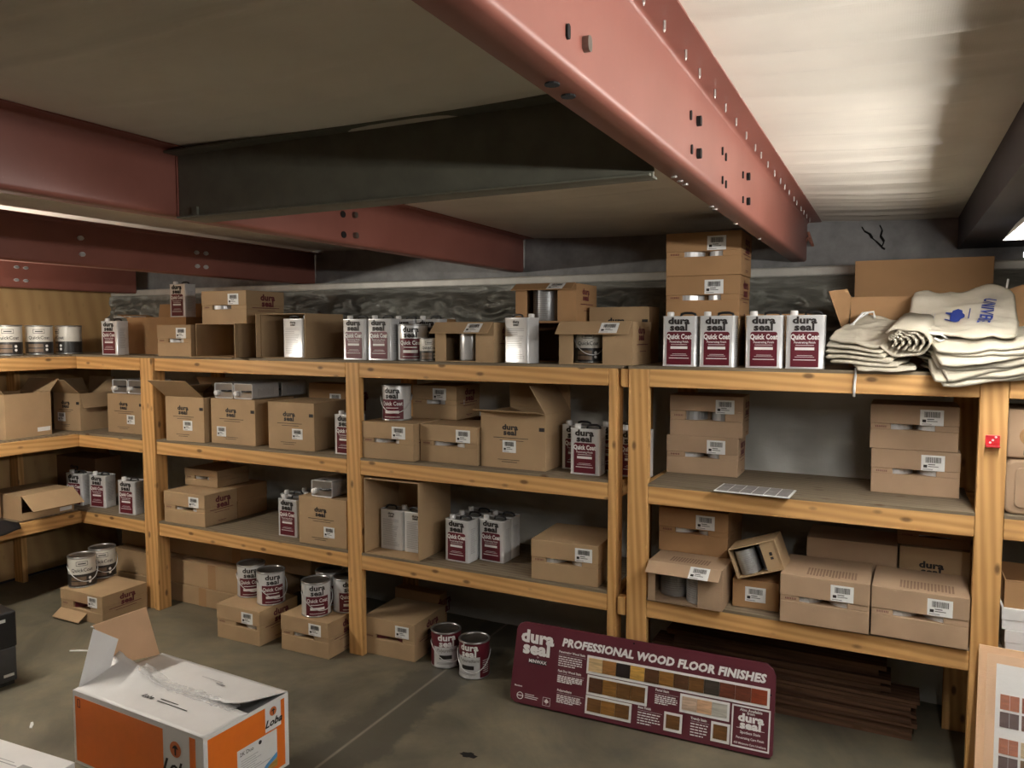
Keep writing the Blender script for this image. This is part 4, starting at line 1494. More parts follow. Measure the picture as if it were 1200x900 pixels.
half_carton(dict(F2, ang=0, x=F2['x'] + 0.02, y=3.52), S1 + 0.276, 'dark low carton on top of the black-lettered carton', 0.17, 'kraft_dark', w=0.26, h=0.085, lab=None, side=False, slit=0.004)
# far right bay, bottom shelf
q = at_z((1169, 769), S1)
for k, (zz, hh, lab) in enumerate(((0.0, 0.082, 'lower white box at the right edge, bottom shelf'), (0.083, 0.078, 'upper white box at the right edge, bottom shelf'))):
    t = thing('white_box', lab, 'box', (0.380 + (0.012 if k == 0 else 0), YF + 0.012, S1 + zz), group='white boxes at the right edge')
    MB().box(0, 0.36, 0, 0.28, 0, hh).build('tray', 'carton_white', t, bev=0.002)
    MB().box(-0.002, 0.362, -0.002, 0.282, hh * 0.45, hh + 0.0005).build('lid', 'carton_white', t, bev=0.002)
open_carton(dict(x=0.385, y=YF + 0.02, ang=0, w=0.35, h=0.1), S1 + 0.162, 'shallow brown tray on the white boxes at the right edge', 0.26, 'kraft_brown', 'top', {}, h=0.10, w=0.35, name='tray_carton')

# ================================================================== floor
F = fit((72, 721), (117, 735), (73, 690), z=0)
t = half_carton(dict(F, ang=0), 0, 'crushed low carton on the floor at the left with two cans on top', 0.30, 'kraft', (0.30, 0.72), 0.78, w=0.375, h=0.17, slit=0.02, cap='label_maroon')
MB().obox((0.0, -0.002, 0.048), (0.24, 0, 0), (0, -0.055, -0.038), (0, 0.001, 0.004)).build('torn_flap', 'kraft', t)
FX, FY = F['x'], F['y']
rcan_at((97, 689), 'front cream can on the crushed floor carton', 'cream', z=0.17)
rcan_at((121, 683), 'rear cream can on the crushed floor carton', 'cream', Y=3.10, zz=0.17)
# long flat cartons behind the left post
xl, xr = -4.66, -3.32
t = [('lowest long flat carton behind the left post', 0.0, 0.115, xl, xr, 3.36), ('middle long flat carton behind the left post', 0.116, 0.15, xl + 0.03, xr + 0.10, 3.37),
     ('topmost long flat carton behind the left post', 0.267, 0.12, xl, xr + 0.3, 3.46)]
for lab, z0, hh, a, b, yy in t:
    tt = thing('long_carton', lab, 'carton', (a, yy, z0), group='long flat cartons')
    MB().box(0, b - a, 0, 0.225, 0, hh).build('body', 'kraft', tt, bev=0.003)
    MB().box((b - a) * 0.62, (b - a) * 0.63 + 0.05, -0.0008, 0.0, 0.0, hh).build('tape', 'kraft_brown', tt)
F = fit((255, 746), (304, 758), (255, 706), z=0)
half_carton(dict(F, ang=0), 0, 'floor carton with two cans, left of the middle post', 0.295, 'kraft', (0.45, 0.92), 0.72, w=0.315, h=0.192)
rcan_at((318, 710), 'front white and maroon can on the left floor carton', 'white', z=0.192, ang=8)
rcan_at((295, 702), 'rear white and maroon can on the left floor carton', 'white', Y=3.20, zz=0.192, ang=-6)
F = fit((330, 760), (386, 773), (331, 720), z=0)
half_carton(dict(F, ang=0), 0, 'floor carton with three cans against the middle post', 0.31, 'kraft', (0.25, 0.70), 0.72, w=0.322, h=0.192)
c1 = rcan_at((371, 724), 'front white and maroon can on the floor carton by the middle post', 'white', z=0.192, ang=4).location.copy()
face = math.atan2(c1.y, c1.x) - PI / 2
round_can(c1 + Vector((0.112, 0.124, 0)), face + rad(10), 'right white and maroon can half behind the middle post', handle=False)
round_can(c1 + Vector((-0.050, 0.172, 0)), face - rad(30), 'rear can with shiny lid on the carton by the middle post', handle=False)
F = fit((420, 766), (482, 775), (422, 722), z=0)
half_carton(dict(F, ang=rad(2), x=-2.478, y=3.245), 0, 'floor carton alone right of the middle post', 0.32, 'kraft', (0.24, 0.76), 0.76, w=0.315, h=0.198, cap='label_maroon')
half_carton(dict(F, ang=0, y=3.60, x=F['x'] - 0.03), 0, 'dark carton behind the lone floor carton', 0.075, 'kraft_brown', w=0.30, h=0.24, lab=None)
rcan_at((523, 784), 'rear maroon can on the concrete floor', 'maroon', z=0.0, ang=2)
rcan_at((556, 797), 'front maroon can on the concrete floor', 'maroon', z=0.0, ang=-22)

# flat boards stacked low on the floor at the back, right bay
rn = random.Random(21)
z = 0.0
names = ['lowest', 'second', 'third', 'fourth', 'fifth', 'sixth', 'seventh', 'eighth', 'ninth', 'tenth', 'eleventh', 'twelfth', 'thirteenth', 'fourteenth', 'fifteenth', 'topmost']
for k in range(16):
    hh = rn.choice((0.014, 0.017, 0.02)) if k > 1 else 0.028
    x1 = (0.14 if k < 9 else 0.015) + rn.uniform(-0.03, 0.02)
    ww = rn.uniform(0.86, 1.0)
    tag(MB().box(0, ww, 0, 0.15, 0, hh).build('flat_board', 'dark_plank', None, (x1 - ww, 3.52 + rn.uniform(-0.012, 0.02), z), (0, 0, rn.uniform(-0.014, 0.014)), bev=0.0015),
        names[k] + ' brown board of the flat pile behind the sign', 'board', 'boards piled on the floor')
    z += hh + 0.0006


# ------------------------------------------------------------------ sign leaning on the posts
SWD, SHT = 1.155, 0.362
a0, b0 = at_z((600, 820), 0), at_z((906, 888), 0)
sg = thing('sign_board', 'maroon wood-finish sign with sample swatches leaning on the posts', 'sign', (a0.x, a0.y - 0.030, 0.0085),
           (rad(-12.0), 0, math.atan2(b0.y - a0.y, b0.x - a0.x)))
r = 0.028
ol = [(0.030, 0.0), (SWD - 0.012, 0.0), (SWD, 0.015), (SWD, SHT - 0.045), (SWD - 0.012, SHT - 0.02), (SWD - 0.035, SHT), (0.045, SHT), (0.022, SHT - 0.012), (0.010, SHT - 0.035), (0.0, 0.045), (0.006, 0.015)]
MB().prism(ol, 0.0, 0.016, 1).build('panel', 'sign_maroon', sg, bev=0.002)
e = -0.0012


def suv(u, v):
    return u * SWD, (1 - v) * SHT


def sign_text(body, u, v, size, name='lettering', mat='white_ink', **kw):
    x, z_ = suv(u, v)
    return lettering(sg, body, size, mat, (x, e, z_), FRONT, name, **kw)


brand(sg, 0.074, 'white_ink', (0.100 * SWD, e, (1 - 0.245) * SHT), bold=0.05, sx=1.13, line=0.68)
sign_text('PROFESSIONAL WOOD FLOOR FINISHES', 0.585, 0.172, 0.0465, 'title_lettering', bold=0.05, sx=0.995, shear=0.18)
x, z_ = suv(0.108, 0.462)
MB().prism(rounded(-0.045, 0.045, -0.011, 0.011, 0.010, 4), e - 0.0002, e + 0.001, 1).build('oval_mark', 'plastic_black', sg, (x, 0, z_))
lettering(sg, 'MINWAX', 0.020, 'white_ink', (x, e - 0.001, z_), FRONT, bold=0.03)
sign_text('by', 0.108, 0.405, 0.010)


def frame(u0, u1, v0, v1, mats, tape=0.02):
    x0, zt = suv(u0, v0)
    x1, zb = suv(u1, v1)
    fr = MB().box(x0, x1, e - 0.002, 0.001, zb, zt).build('swatch_frame', 'white_paper', sg)
    n = len(mats)
    ix0, ix1 = x0 + 0.009, x1 - 0.009
    iz0, iz1 = zb + 0.012, zt - 0.009
    for k, mt in enumerate(mats):
        a, b = ix0 + (ix1 - ix0) * k / n, ix0 + (ix1 - ix0) * (k + 1) / n
        w2, h2 = (b - a) / 2 - 0.0006, (iz1 - iz0) / 2
        MB().box(-w2, w2, -0.0025, 0, -h2, h2).build('swatch', SW[mt], fr, ((a + b) / 2, e - 0.0022, (iz0 + iz1) / 2))


frame(0.312, 0.983, 0.265, 0.480, ['pale', 'oak', 'ebony', 'honey', 'walnut', 'grained', 'walnut', 'umber', 'moss', 'cherry', 'cherry', 'red'])
frame(0.318, 0.553, 0.492, 0.722, ['walnut', 'grained', 'umber', 'umber'])
frame(0.317, 0.497, 0.732, 0.945, ['umber', 'grained', 'umber'])
frame(0.674, 0.850, 0.498, 0.702, ['blush', 'peach', 'mist'])
frame(0.620, 0.686, 0.733, 0.942, ['umber'])
frame(0.789, 0.854, 0.731, 0.944, ['umber'])
x0, zt = suv(0.858, 0.498)
x1, zb = suv(0.988, 0.950)
m = MB()
for q in ((x0, x1, zt - 0.006, zt), (x0, x1, zb, zb + 0.006), (x0, x0 + 0.006, zb, zt), (x1 - 0.006, x1, zb, zt)):
    m.box(q[0], q[1], e - 0.001, 0.0, q[2], q[3])
m.build('notice_border', 'white_paper', sg)
sign_text('Also Available\nfrom', 0.923, 0.557, 0.015, bold=0.02, line=0.75)
brand(sg, 0.042, 'white_ink', (0.923 * SWD, e, (1 - 0.665) * SHT), bold=0.05, line=0.66)
sign_text('Spotless Stain', 0.923, 0.782, 0.014, bold=0.02)
sign_text('Penetrating Care Finish', 0.923, 0.842, 0.0125, bold=0.02, sx=0.9)
sign_text('450 Moisture Cure Urethane', 0.923, 0.902, 0.0115, bold=0.02, sx=0.9)
bars([(-0.055, 0.055, -0.0008, 0.0008)], 'white_ink', sg, (0.923 * SWD, e, (1 - 0.738) * SHT), FRONT, 'rule')


def column(u0, u1, v0, v1, head, seed):
    x0, zt = suv(u0, v0)
    x1, zb = suv(u1, v1)
    rn = random.Random(seed)
    lettering(sg, head, 0.0135, 'white_ink', (x0, e, zt), FRONT, 'heading', bold=0.03, align='LEFT', sx=0.92)
    rects = [(0, x1 - x0, -0.012, -0.0112)]
    n = 5
    for k in range(n):
        zz = -0.021 - (zt - zb - 0.022) * k / (n - 1) * 0.96
        xx = 0.0
        lim = (x1 - x0) * (rn.uniform(0.85, 0.97) if k < n - 1 else rn.uniform(0.5, 0.8))
        while xx < lim:
            wd = rn.uniform(0.008, 0.02)
            rects.append((xx, min(xx + wd, lim), zz - 0.0022, zz + 0.0022))
            xx += wd + 0.003
    bars(rects, 'white_ink', sg, (x0, e, zt), FRONT, 'fine_print')


column(0.195, 0.306, 0.285, 0.455, 'Penetrating Wood Stain', 1)
column(0.196, 0.306, 0.515, 0.650, 'Fast Dry Wood Stain', 2)
column(0.199, 0.309, 0.745, 0.890, 'Polyurethane', 3)
column(0.582, 0.668, 0.512, 0.665, 'Pastel Stain', 4)
column(0.521, 0.612, 0.745, 0.930, 'Base Finish', 5)
column(0.716, 0.782, 0.745, 0.935, 'Trendy Stain', 6)
sign_text('Members', 0.035, 0.790, 0.010, bold=0.03)
x, z_ = suv(0.045, 0.905)
MB().lathe([(0.013, 0), (0.016, 0)], 22).build('round_seal', 'white_ink', sg, (x, e, z_), FRONT)
lettering(sg, 'NWFA', 0.009, 'white_ink', (x, e, z_), FRONT, bold=0.03)
bars([(0, 0.045, 0.010, 0.013), (0, 0.065, 0.002, 0.005), (0, 0.06, -0.006, -0.003)], 'white_ink', sg, (0.066 * SWD, e, z_), FRONT, 'fine_print')
x, z_ = suv(0.158, 0.915)
m = MB()
for q in ((-0.018, 0.018, 0.0165, 0.018), (-0.018, 0.018, -0.018, -0.0165), (-0.018, -0.0165, -0.018, 0.018), (0.0165, 0.018, -0.018, 0.018)):
    m.poly([(q[0], q[2], 0), (q[1], q[2], 0), (q[1], q[3], 0), (q[0], q[3], 0)])
leaf = [(0, 0.014), (0.003, 0.008), (0.007, 0.010), (0.006, 0.003), (0.012, 0.003), (0.008, -0.003), (0.003, -0.006), (0.001, -0.006), (0.001, -0.012), (-0.001, -0.012), (-0.001, -0.006), (-0.003, -0.006), (-0.008, -0.003), (-0.012, 0.003), (-0.006, 0.003), (-0.007, 0.010), (-0.003, 0.008)]
m.poly([(a, b, 0) for a, b in leaf[::-1]])
m.build('leaf_mark', 'white_ink', sg, (x, e, z_), FRONT)
for u, v in ((0.49, 0.035), (0.985, 0.33)):
    x, z_ = suv(u, v)
    MB().lathe([(0.0, 0.0), (0.004, 0.0), (0.004, 0.001)], 10).build('screw_hole', 'hole_black', sg, (x, e + 0.001, z_), FRONT)

# ------------------------------------------------------------------ orange and white carton in the foreground
zh = 0.293
PA, PB, PC = at_z((85, 809), zh), at_z((238, 866), zh), at_z((333, 806), zh)
d1 = PB - PA
ob_ang = math.atan2(d1.y, d1.x)
ow = d1.length
odp = 0.40
ob = thing('carton', 'orange and white printed carton torn open on the floor in front', 'carton', (PA.x, PA.y, 0), (0, 0, ob_ang))
th = 0.005
m = MB().box(0, ow, 0, odp, 0, th).box(0, ow, 0, th, th, zh).box(0, ow, odp - th, odp, th, zh).box(0, th, th, odp - th, th, zh).box(ow - th, ow, th, odp - th, th, zh)
m.build('body', 'carton_white', ob, bev=0.001, seg=1)
# printed panels
MB().box(0.014, ow * 0.715, -0.0008, 0.0, 0.014, zh - 0.018).build('orange_panel', 'orange_print', ob)
MB().box(ow * 0.905, ow * 0.945, -0.0008, 0.0, 0.014, zh - 0.012).build('orange_panel', 'orange_print', ob)
m = MB()
for q in ((0.030, 0.034, zh - 0.06, zh - 0.026), (0.044, 0.048, zh - 0.06, zh - 0.026), (0.030, 0.048, zh - 0.06, zh - 0.057), (0.030, 0.048, zh - 0.029, zh - 0.026)):
    m.box(q[0], q[1], -0.0012, -0.0007, q[2], q[3])
m.build('arrow_mark', 'maroon_ink', ob)


def maker_mark(parent, x, zc, s, rot, off):
    def loc(dx, dz, k=0.0):
        if rot == FRONT:
            return (x + dx, -0.0012 - k, zc + dz)
        return (ow + 0.0012 + k, x + dx, zc + dz)
    MB().lathe([(0.0, 0.0), (0.028 * s, 0.0), (0.028 * s, -0.0006)], 24).build('round_emblem', 'red_ink', parent, loc(0, 0.055 * s), rot)
    MB().poly([(-0.010 * s, 0.010 * s, 0), (-0.016 * s, 0.0, 0), (-0.004 * s, 0.004 * s, 0), (-0.003 * s, -0.020 * s, 0), (0.004 * s, -0.020 * s, 0), (0.004 * s, 0.004 * s, 0), (0.016 * s, 0.002 * s, 0), (0.008 * s, 0.013 * s, 0), (0.0, 0.016 * s, 0)]).build(
        'emblem_figure', 'black_ink', parent, loc(0, 0.055 * s, 0.0008), rot)
    lettering(parent, 'Loba', 0.062 * s, 'black_ink', loc(0, -0.012 * s), rot, 'maker_lettering', bold=0.035, shear=0.35, sx=1.1)
    bars([(-0.02 * s, 0.02 * s, 0, 0.005 * s)], 'grey_ink', parent, loc(0, -0.062 * s), rot, 'fine_print')


maker_mark(ob, ow * 0.805, zh - 0.135, 1.05, FRONT, 0)
MB().box(ow, ow + 0.0008, 0.018, odp * 0.70, 0.014, zh - 0.014).build('orange_panel', 'orange_print', ob)
MB().box(ow, ow + 0.0008, odp * 0.70, odp * 0.90, 0.014, zh * 0.62).build('orange_panel', 'orange_print', ob)
MB().box(ow, ow + 0.0008, odp * 0.90, odp * 0.945, 0.014, zh - 0.014).build('orange_panel', 'orange_print', ob)
maker_mark(ob, odp * 0.80, zh - 0.075, 0.62, RSIDE, 0)
lb = MB().box(ow + 0.0008, ow + 0.0016, odp * 0.36, odp * 0.84, 0.03, zh * 0.60).build('product_label', 'white_paper', ob)
MB().poly([(ow + 0.0019, odp * 0.60, 0.03), (ow + 0.0019, odp * 0.84, 0.03), (ow + 0.0019, odp * 0.84, 0.085), (ow + 0.0019, odp * 0.70, 0.06)]).build('label_stripe', 'sky_ink', ob)
MB().poly([(ow + 0.0022, odp * 0.66, 0.03), (ow + 0.0022, odp * 0.84, 0.03), (ow + 0.0022, odp * 0.84, 0.065), (ow + 0.0022, odp * 0.74, 0.05)]).build('label_stripe', 'honey' if 'honey' in MATS else SW['honey'], ob)
lettering(ob, '2K Duo', 0.020, 'black_ink', (ow + 0.002, odp * 0.47, zh * 0.53), RSIDE, bold=0.01)
MB().lathe([(0.0, 0.0), (0.008, 0.0)], 14).build('round_emblem', 'black_ink', ob, (ow + 0.002, odp * 0.63, zh * 0.55), RSIDE)
rn = random.Random(4)
bars([(0, rn.uniform(0.06, 0.15), -k * 0.009, -k * 0.009 + 0.002) for k in range(7)], 'grey_ink', ob, (ow + 0.002, odp * 0.40, zh * 0.44), RSIDE, 'fine_print')
# top: two long flaps meeting, front one lifted by torn tape; left end flap standing up


def top_flap(front, name='flap'):
    def fn(u, v):
        x = ow * (0.004 + 0.992 * u)
        s = (0.5 * odp) * v
        lift = 0.0
        if front:
            lift = 0.085 * (max(0, 1 - u * 2.6) ** 1.3) * v ** 1.5 + 0.012 * v * math.sin(u * 7) ** 2 * (1 - u)
        else:
            lift = 0.008 * v * math.sin(u * 5 + 1) ** 2 + 0.045 * max(0, (u - 0.72) / 0.28) ** 2 * v
        edge = 0.006 * mnoise.noise(Vector((u * 22, 1.0 if front else 5.0, 0))) * v
        y = s + edge if front else odp - s - edge
        return (x, y, zh + 0.001 + lift)
    m = MB().grid(40, 10, fn)
    o = m.build(name, 'carton_white', ob, smooth=True)
    sd = o.modifiers.new('thick', 'SOLIDIFY')
    sd.thickness = 0.004
    sd.offset = 0
    return o


top_flap(True)
top_flap(False)


def tape_fn(u, v):
    x = ow * (0.20 + 0.72 * u)
    y = 0.5 * odp + 0.055 * (v - 0.55) + 0.012 * mnoise.noise(Vector((u * 9, v * 3, 7)))
    z = zh + 0.008 + 0.014 * abs(mnoise.noise(Vector((u * 11, v * 4, 3)))) + 0.045 * max(0, 1 - u * 3.5)
    return (x, y, z)


MB().grid(44, 8, tape_fn).build('packing_tape', 'plastic_wrap', ob, smooth=True)['label'] = 'crinkled clear packing tape'
for nm_, mt_, P4_ in (('flap', 'carton_white', [(0.006, 0.02, zh), (-0.002, 0.095, zh + 0.215), (0.02, 0.185, zh + 0.145), (0.03, 0.14, zh + 0.045)]),
                      ('flap', 'kraft_light', [(-0.004, 0.20, zh + 0.03), (0.0, 0.388, zh), (-0.012, 0.338, zh + 0.225), (-0.014, 0.10, zh + 0.225)])):
    o = MB().poly(P4_).build(nm_, mt_, ob)
    sd = o.modifiers.new('thick', 'SOLIDIFY')
    sd.thickness = 0.004
    sd.offset = 0
maker = lettering(ob, 'Loba', 0.030, 'black_ink', (ow * 0.42, odp * 0.26, zh + 0.006), (0, 0, 0), 'maker_lettering', bold=0.03, shear=0.3)
bars([(0, 0.10, 0.004, 0.009), (0, 0.17, -0.012, -0.007)], 'black_ink', ob, (ow * 0.50, odp * 0.27, zh + 0.006), (0, 0, 0), 'fine_print')
bars([(0, 0.12, 0.004, 0.007), (0.10, 0.15, -0.012, -0.006)], 'grey_ink', ob, (ow * 0.48, odp * 0.78, zh + 0.010), (0, 0, 0), 'fine_print')

# white carton at the lower left edge
zw = 0.17
W0, W1 = at_z((-60, 847), zw), at_z((88, 893), zw)
dw = W1 - W0
wa = math.atan2(dw.y, dw.x)
nb = Vector((math.sin(wa), -math.cos(wa), 0))
wbx = thing('carton', 'plain white carton cut off by the lower left corner', 'carton', (W0.x + nb.x * 0.4, W0.y + nb.y * 0.4, 0), (0, 0, wa))
MB().box(0, dw.length, 0, 0.40, 0, zw).build('body', 'carton_white', wbx, bev=0.003)
MB().box(0, dw.length, 0.199, 0.201, zw - 0.001, zw + 0.0006).build('top_seam', 'grid_grey', wbx)
bars([(0, 0.16, 0.0, 0.003), (0.02, 0.19, -0.014, -0.010), (0.20, 0.25, -0.02, 0.006)], 'grey_ink', wbx, (dw.length * 0.50, 0.31, zw + 0.0008), (0, 0, 0), 'fine_print')

# two-tone tool box at the left edge
q = at_z((21, 800), 0)
tbx = thing('tool_box', 'black and dark grey storage box at the left photo edge', 'box', (q.x, q.y, 0), (0, 0, rad(-8)))
MB().box(-0.36, 0, -0.46, 0, 0.018, 0.185).build('base', 'toolbox_grey', tbx, bev=0.006)
MB().box(-0.365, 0.004, -0.464, 0.004, 0.185, 0.36).build('lid', 'toolbox_black', tbx, bev=0.008)
MB().box(-0.35, -0.01, -0.45, -0.01, 0.0, 0.018).build('foot', 'toolbox_black', tbx)
MB().box(0.004, 0.006, -0.10, -0.045, 0.315, 0.330).build('badge', 'white_ink', tbx)
MB().box(0.0, 0.003, -0.06, -0.015, 0.045, 0.058).build('badge', 'white_ink', tbx)
MB().box(-0.12, -0.04, -0.12, -0.06, 0.36, 0.3625).build('badge', 'white_ink', tbx)

# ------------------------------------------------------------------ sample board in plastic at the right edge
bd = thing('sample_board', 'wood colour sample board in clear plastic leaning at the right edge', 'board', (0.292, 2.985, 0.013), (rad(-17), rad(1.0), rad(-2)))
BW, BH = 0.62, 0.60
MB().box(0, BW, 0, 0.012, 0, BH).build('backing', 'kraft_light', bd, bev=0.002)
MB().box(0.055, BW - 0.055, -0.003, 0, 0.02, BH - 0.055).build('sheet', 'white_paper', bd)
tones = [['rust', 'red'], ['plum', 'cherry'], ['rust', 'sand'], ['plum', 'umber'], ['umber', 'cherry'], ['honey', 'rust']]
for r_ in range(6):
    zt = BH - 0.155 - (r_ // 2) * 0.145 - (r_ % 2) * 0.058
    for c_ in range(6):
        tone = tones[r_][c_ % 2]
        for hlf in (0, 1):
            MB().box(-0.0138, 0.0138, -0.003, 0, -0.025, 0.025).build('swatch', SW[tone], bd, (0.083 + c_ * 0.064 + hlf * 0.0285, -0.003, zt - 0.025))
m = MB()
for q in ((0.19, 0.30, BH - 0.085, BH - 0.082), (0.19, 0.30, BH - 0.117, BH - 0.114), (0.19, 0.193, BH - 0.117, BH - 0.082), (0.297, 0.30, BH - 0.117, BH - 0.082)):
    m.box(q[0], q[1], -0.004, -0.003, q[2], q[3])
m.build('name_frame', 'black_ink', bd)


def wrap_fn(u, v):
    x, z_ = 0.025 + (BW - 0.05) * u, 0.01 + (BH - 0.035) * v
    ed = min(u, 1 - u, 1 - v) * 12
    return (x, -0.011 - 0.006 * mnoise.noise(Vector((x * 28, z_ * 20, 0))) * (1.2 if ed < 1 else 0.35), z_)


MB().grid(50, 50, wrap_fn).build('plastic_sleeve', 'clear_sleeve', bd, smooth=True)

# ------------------------------------------------------------------ small things on the right post
q = at_y((1163, 517), YF)
t = thing('red_bracket', 'small red bracket screwed to the right post', 'bracket', (q.x, YF + 0.0004, q.z))
MB().box(-0.022, 0.022, -0.012, 0, -0.014, 0.022).build('plate', 'bracket_red', t, bev=0.002)
MB().box(-0.022, 0.022, -0.032, 0, -0.019, -0.014).build('lip', 'bracket_red', t, bev=0.001)
for dx, dz in ((0.009, 0.016), (0.0, 0.005), (-0.008, -0.004)):
    MB().lathe([(0, 0.002), (0.0035, 0.0015), (0.004, 0)], 10).build('screw', 'plastic_white', t, (dx, -0.012, dz), FRONT)

# debris on the floor
for k, (pp, ln, a, nm) in enumerate((((93, 763), 0.10, 0.5, 'pale splinter on the floor left of the orange carton'), ((37, 850), 0.05, -0.6, 'small white scrap on the floor near the left edge'),
                                     ((110, 735), 0.04, 0.2, 'tiny scrap by the crushed carton'))):
    q = at_z(pp, 0)
    tag(MB().prism([(-ln / 2, -0.004), (ln / 2, -0.007), (ln / 2 + 0.01, 0.002), (0, 0.008), (-ln / 2, 0.005)], 0.0004, 0.004).build('floor_scrap', 'white_paper', None, (q.x, q.y, 0), (0, 0, a)), nm, 'scrap')
q = at_z((549, 885), 0)
tag(MB().prism([(0.036 * math.cos(k * PI / 8) * (1 + 0.2 * math.sin(k * 2.3)), 0.018 * math.sin(k * PI / 8) * (1 + 0.25 * math.cos(k * 1.7))) for k in range(16)], 0.0003, 0.0012).build(
    'floor_stain', 'hole_black', None, (q.x, q.y, 0)), 'dark oily spot on the concrete in front of the sign', 'stain')

# ------------------------------------------------------------------ bag carton and cloth bags
BY = 3.53
open_carton(dict(x=-0.165, y=BY, ang=0, w=0.53, h=0.3), S3, 'large open carton behind the cloth bags', 0.20, 'kraft_brown', 'top',
            {'back': (-6, 0.165), 'left': (-2, 0.0), 'right': (2, 0.0)}, w=0.53, h=0.29)
bc = [o for o in bpy.data.objects if o.get('label') == 'large open carton behind the cloth bags'][0]
o = MB().poly([(0.0, 0.005, 0.29), (-0.012, 0.0, 0.10), (-0.085, -0.03, 0.315), (-0.015, 0.0, 0.325)]).build('flap', 'kraft_brown', bc)
sd = o.modifiers.new('thick', 'SOLIDIFY'); sd.thickness = 0.004
o = MB().poly([(0.53, 0.0, 0.30), (0.535, 0.0, 0.05), (0.625, -0.04, 0.05), (0.60, -0.04, 0.325)]).build('flap', 'kraft_brown', bc)
sd = o.modifiers.new('thick', 'SOLIDIFY'); sd.thickness = 0.004


def ramp_z(y, z_low, z_high, y0=3.16, y1=3.52):
    f = min(1.0, max(0.0, (y - y0) / (y1 - y0)))
    return z_low + (z_high - z_low) * (f ** 1.25)


def heap_noise(x, y, hs):
    q = Vector((x * 7.0 + hs, y * 5.0, hs))
    w = Vector((x * 5.0 + y * 4.0, y * 7.0 - x * 2.5, hs + 5))
    return 0.8 * mnoise.noise(q) + 0.55 * (0.5 - abs(mnoise.noise(w)) * 1.6) + 0.30 * (0.5 - abs(mnoise.noise(w * 2.4)) * 1.8)


def bag(label, cen, size, turn, zlo, zhi, thick, seed, heap=1.0, droop=0.0, n=36, wr=0.012, lift=None):
    """soft folded bag: a thick rumpled sheet lying up the slope of the heap"""
    ct, st = math.cos(rad(turn)), math.sin(rad(turn))
    hx, hy = size[0] / 2, size[1] / 2

    def surf(u, v):
        a, b = (2 * u - 1), (2 * v - 1)
        # soft corners
        rr_ = 1 - 0.10 * (a * a) * (b * b)
        a2 = a * hx * rr_ * (1 + 0.05 * mnoise.noise(Vector((b * 1.6, seed, 0))))
        b2 = b * hy * rr_ * (1 + 0.06 * mnoise.noise(Vector((a * 1.6, seed, 4))))
        x = cen[0] + a2 * ct - b2 * st
        y = min(cen[1] + a2 * st + b2 * ct, BY - 0.022)
        z = ramp_z(y, zlo, zhi)
        z += wr * heap_noise(x, y, heap) + 0.0007 * mnoise.noise(Vector((x * 16, y * 16, seed)))
        if lift:
            z += lift(u, v)
        if y < YF - 0.004 and droop:
            z -= droop * (YF - 0.004 - y)
        elif y >= YF - 0.01:
            z = max(z, S3 + 0.006)
        return x, y, z

    def side(s):
        def fn(u, v):
            x, y, z = surf(u, v)
            k = min(1, min(u, 1 - u, v, 1 - v) * 12)
            return (x, y, z + s * thick * (k * (2 - k)) ** 0.5 * 0.5)
        return fn
    t = thing('tote_bag', label, 'bag', (0, 0, 0), group='cream cloth bags')
    m = MB().grid(n, n, side(1))
    i = len(m.v)
    mb = MB().grid(n, n, side(-1))
    m.v += mb.v
    m.f += [tuple(i + k for k in f[::-1]) for f in mb.f]
    o = m.build('cloth', 'canvas', t, smooth=True)
    bm = bmesh.new()
    bm.from_mesh(o.data)
    bmesh.ops.remove_doubles(bm, verts=bm.verts, dist=0.0003)
    bm.to_mesh(o.data)
    bm.free()
    for p in o.data.polygons:
        p.use_smooth = True
    return t, side(1)


zb = S3 + 0.014
rnames = ['lowest cream cloth bag of the right heap, over the shelf edge', 'second cream bag from the bottom of the right heap', 'third cream bag from the bottom of the right heap',
          'fourth cream bag from the bottom of the right heap', 'fifth cream bag from the bottom of the right heap', 'sixth cream bag from the bottom of the right heap',
          'seventh cream bag from the bottom of the right heap', 'cream bag directly under the printed bag']
TR = [6, 12, 9, 16, 8, 14, 6, 11]
for k in range(8):
    bag(rnames[k], (0.315 + 0.012 * math.sin(k * 2.4), 3.315 + 0.008 * math.cos(k * 1.9)), (0.44 - 0.008 * (k % 3), 0.33), TR[k], zb + 0.0135 * k, zb + 0.012 + 0.021 * k, 0.0115, 10 + k,
        2.0, droop=1.1 if k < 5 else 0.7, wr=0.0015 + 0.0022 * k)
tp, topf = bag('topmost cream bag printed with blue lettering and animal', (0.225, 3.340), (0.36, 0.35), -4, zb + 0.113, zb + 0.275, 0.016, 31, 2.0, wr=0.024,
               lift=lambda u, v: 0.050 * max(0, v - 0.55) * 2 * (0.25 + math.exp(-((u - 0.80) / 0.22) ** 2) + 0.35 * math.exp(-((u - 0.06) / 0.15) ** 2)) - 0.012 * math.exp(-((u - 0.42) / 0.16) ** 2) * v)


def on_bag(flat_v, flat_f, name, mat, u0, v0, su, sv, turn):
    """lay flat print onto the bag's upper surface"""
    co = []
    for p in flat_v:
        a = p[0] * math.cos(turn) - p[1] * math.sin(turn)
        b = p[0] * math.sin(turn) + p[1] * math.cos(turn)
        x, y, z = topf(min(1, max(0, u0 + a * su)), min(1, max(0, v0 + b * sv)))
        co.append((x, y - 0.0035, z + 0.0045))
    me = bpy.data.meshes.new(name)
    me.from_pydata(co, [], flat_f)
    me.materials.append(MATS[mat])
    return place(me, name, tp)


